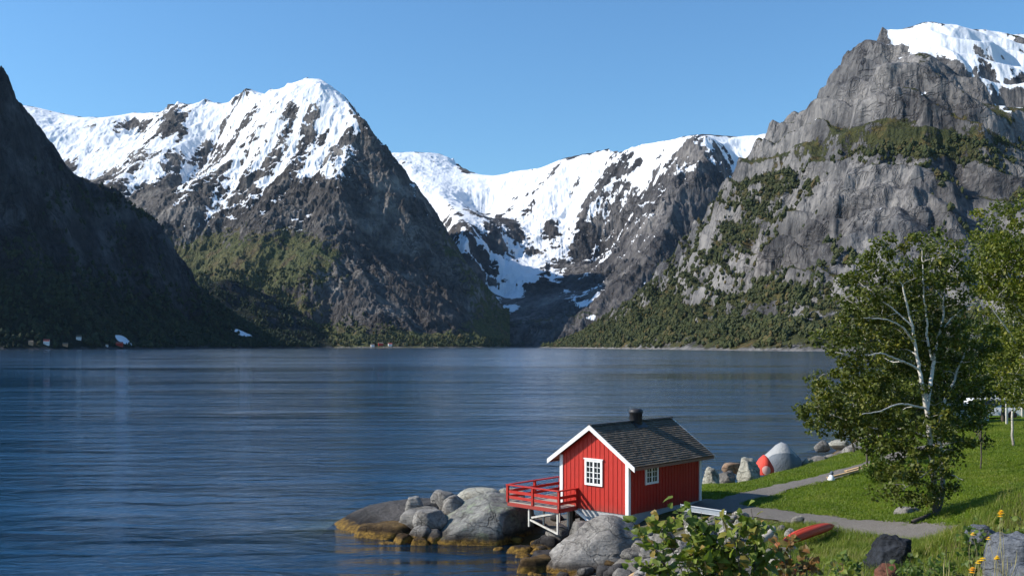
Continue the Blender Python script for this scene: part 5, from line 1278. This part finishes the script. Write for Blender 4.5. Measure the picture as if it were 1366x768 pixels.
def surf(nm, px, py):
    X, Y, Z, _, _ = SURF[nm]; q = CX+X/Y*F; r_ = HOR-(Z-H)/Y*F; k = np.argmin((q-px)**2+(r_-py)**2*4+Y*.002); return X.flat[k], Y.flat[k], Z.flat[k]
HS = []
for nm, px, py, w_, d_, h_, wl, rf, lab in [
    ('mountain_left', 62, 459, 9, 8, 5, 'white', 'tile', 'small white house with a red roof by the water at the far left shore'),
    ('mountain_left', 41, 459, 7, 6, 4, 'orange', 'slate', 'small brown shed at the left end of the far left shore'),
    ('mountain_left', 88, 461, 8, 5, 3, 'orange', 'slate', 'low brown boathouse by the water right of the white house'),
    ('mountain_left', 105, 452, 8, 7, 4, 'white', 'slate', 'little white house above the others on the far left slope'),
    ('mountain_left', 160, 461, 12, 7, 4, 'red', 'tile', 'red boathouse below the snow patch on the far left shore'),
    ('mountain_left', 142, 462, 4, 4, 3, 'white', 'slate', 'tiny white shed left of the red boathouse'),
    ('mountain_peak', 508, 461, 14, 9, 6, 'red', 'slate', 'red farmhouse at the foot of the snow peak'),
    ('mountain_peak', 520, 461, 11, 8, 5, 'white', 'tile', 'white farmhouse right of the red farmhouse under the snow peak'),
    ('mountain_peak', 497, 462, 10, 8, 5, 'white', 'slate', 'pale farmhouse left of the red farmhouse under the snow peak')]:
    if nm in SURF:
        x, y, z = surf(nm, px, py); HS.append((x, y)); far_house(CX+x/y*F, y, w_*1.35, d_*1.35, h_*1.35, wl, rf, lab, max(z, 1.5))
def forest(name, nm, n, hts, sel, label, mat, seed):
    if nm not in SURF: return
    X, Y, Z, vg, sn = SURF[nm]; rnd = np.random.default_rng(seed)
    i = rnd.integers(0, X.shape[0]-1, n*12); j = rnd.integers(0, X.shape[1]-1, n*12)
    a = rnd.random(n*12); b = rnd.random(n*12)
    def li(A): return (A[i, j]*(1-a)+A[i+1, j]*a)*(1-b)+(A[i, j+1]*(1-a)+A[i+1, j+1]*a)*b
    x, y, z, v, s = map(li, (X, Y, Z, vg, sn)); px = CX+x/y*F; py = HOR-(z-H)/y*F
    clump = fbm(x/70, y/70, 4)+.5*fbm(x/18, y/18, 3)
    k = (z > 3) & (s < -.3) & (v+clump*1.7+rnd.normal(size=len(v))*.15 > .35) & sel(px, py, z)
    w_ = y*(Y[i, np.minimum(j+1, Y.shape[1]-1)]-Y[i, j]); k &= rnd.random(len(w_)) < w_/np.percentile(w_, 97)
    for hx, hy in HS: k &= ~((np.abs(x-hx-(y-hy)*hx/hy) < 14) & (y > hy-90) & (y < hy+12))
    x, y, z = x[k][:n], y[k][:n], z[k][:n]; n = len(x)
    h_ = rnd.uniform(*hts, n)*(1+.3*rnd.normal(size=n)).clip(.5, 1.6); r_ = h_*rnd.uniform(.28, .5, n)
    lv = [(.08, .55), (.38, 1.0), (.72, .7), (1.0, .06)]; S = 6; V = []
    an0 = rnd.uniform(0, 6.28, n)
    for t, rr_ in lv:
        for q in range(S):
            an = an0+6.283*q/S+t*2; rj = r_*rr_*rnd.uniform(.6, 1.25, n); V.append(np.stack([x+np.cos(an)*rj, y+np.sin(an)*rj, z-.5+h_*(t+rnd.uniform(-.08, .08, n))], 1))
    V = np.stack(V, 1).reshape(-1, 3); nb = len(lv)*S; base = np.arange(n)[:, None]*nb
    Q = np.concatenate([base+np.array([[l*S+q, l*S+(q+1) % S, (l+1)*S+(q+1) % S, (l+1)*S+q]]) for l in range(len(lv)-1) for q in range(S)], 0)
    T = np.repeat(np.clip(rnd.uniform(0, 1, n)*.7+.3*(clump[k][:n]+.5), 0, 1), nb)
    o = link(bpy.data.objects.new(name, np_mesh(name, V, Q, ML[mat], False, dict(tone=T)))); tag(o, label, 'forest', kind='stuff')
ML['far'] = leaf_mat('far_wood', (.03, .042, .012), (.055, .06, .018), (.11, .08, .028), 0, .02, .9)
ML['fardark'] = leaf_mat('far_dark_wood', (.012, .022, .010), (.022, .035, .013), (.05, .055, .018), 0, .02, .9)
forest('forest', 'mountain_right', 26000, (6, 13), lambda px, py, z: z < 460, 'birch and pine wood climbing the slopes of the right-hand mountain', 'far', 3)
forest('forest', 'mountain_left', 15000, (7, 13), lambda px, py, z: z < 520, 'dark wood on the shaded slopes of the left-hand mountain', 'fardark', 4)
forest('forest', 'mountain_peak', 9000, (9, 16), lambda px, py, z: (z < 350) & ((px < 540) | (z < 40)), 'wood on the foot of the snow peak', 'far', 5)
forest('forest', 'shadow_hill', 4000, (8, 14), lambda px, py, z: z < 900, 'dark wood on the low rise standing in for a cast shadow below the snow peak', 'fardark', 6)
GD = make_ground()
path_strip('path', LOWP, 1.05, m_gravel); path_strip('footpath', UPP, .7, m_gravel)
make_water()
# ---------------------------------------------------------------- air
def haze():
    t = NT('haze'); v = t.n('ShaderNodeVolumePrincipled', Color=(.45, .70, 1.0, 1), Density=HAZE, Anisotropy=.2)
    t.t.links.new(v.outputs[0], t.out.inputs['Volume'])
    bm = bmesh.new(); bmesh.ops.create_cube(bm, size=1)
    bmesh.ops.scale(bm, verts=bm.verts, vec=(20000, 11400, 2000)); bmesh.ops.translate(bm, verts=bm.verts, vec=(0, 5400, 1000-301))
    me = bpy.data.meshes.new('haze'); bm.to_mesh(me); bm.free(); me.materials.append(t.m)
    o = link(bpy.data.objects.new('haze', me)); tag(o, 'thin blue summer air over the fjord', 'haze', kind='stuff')
HAZE = 6e-6
haze()
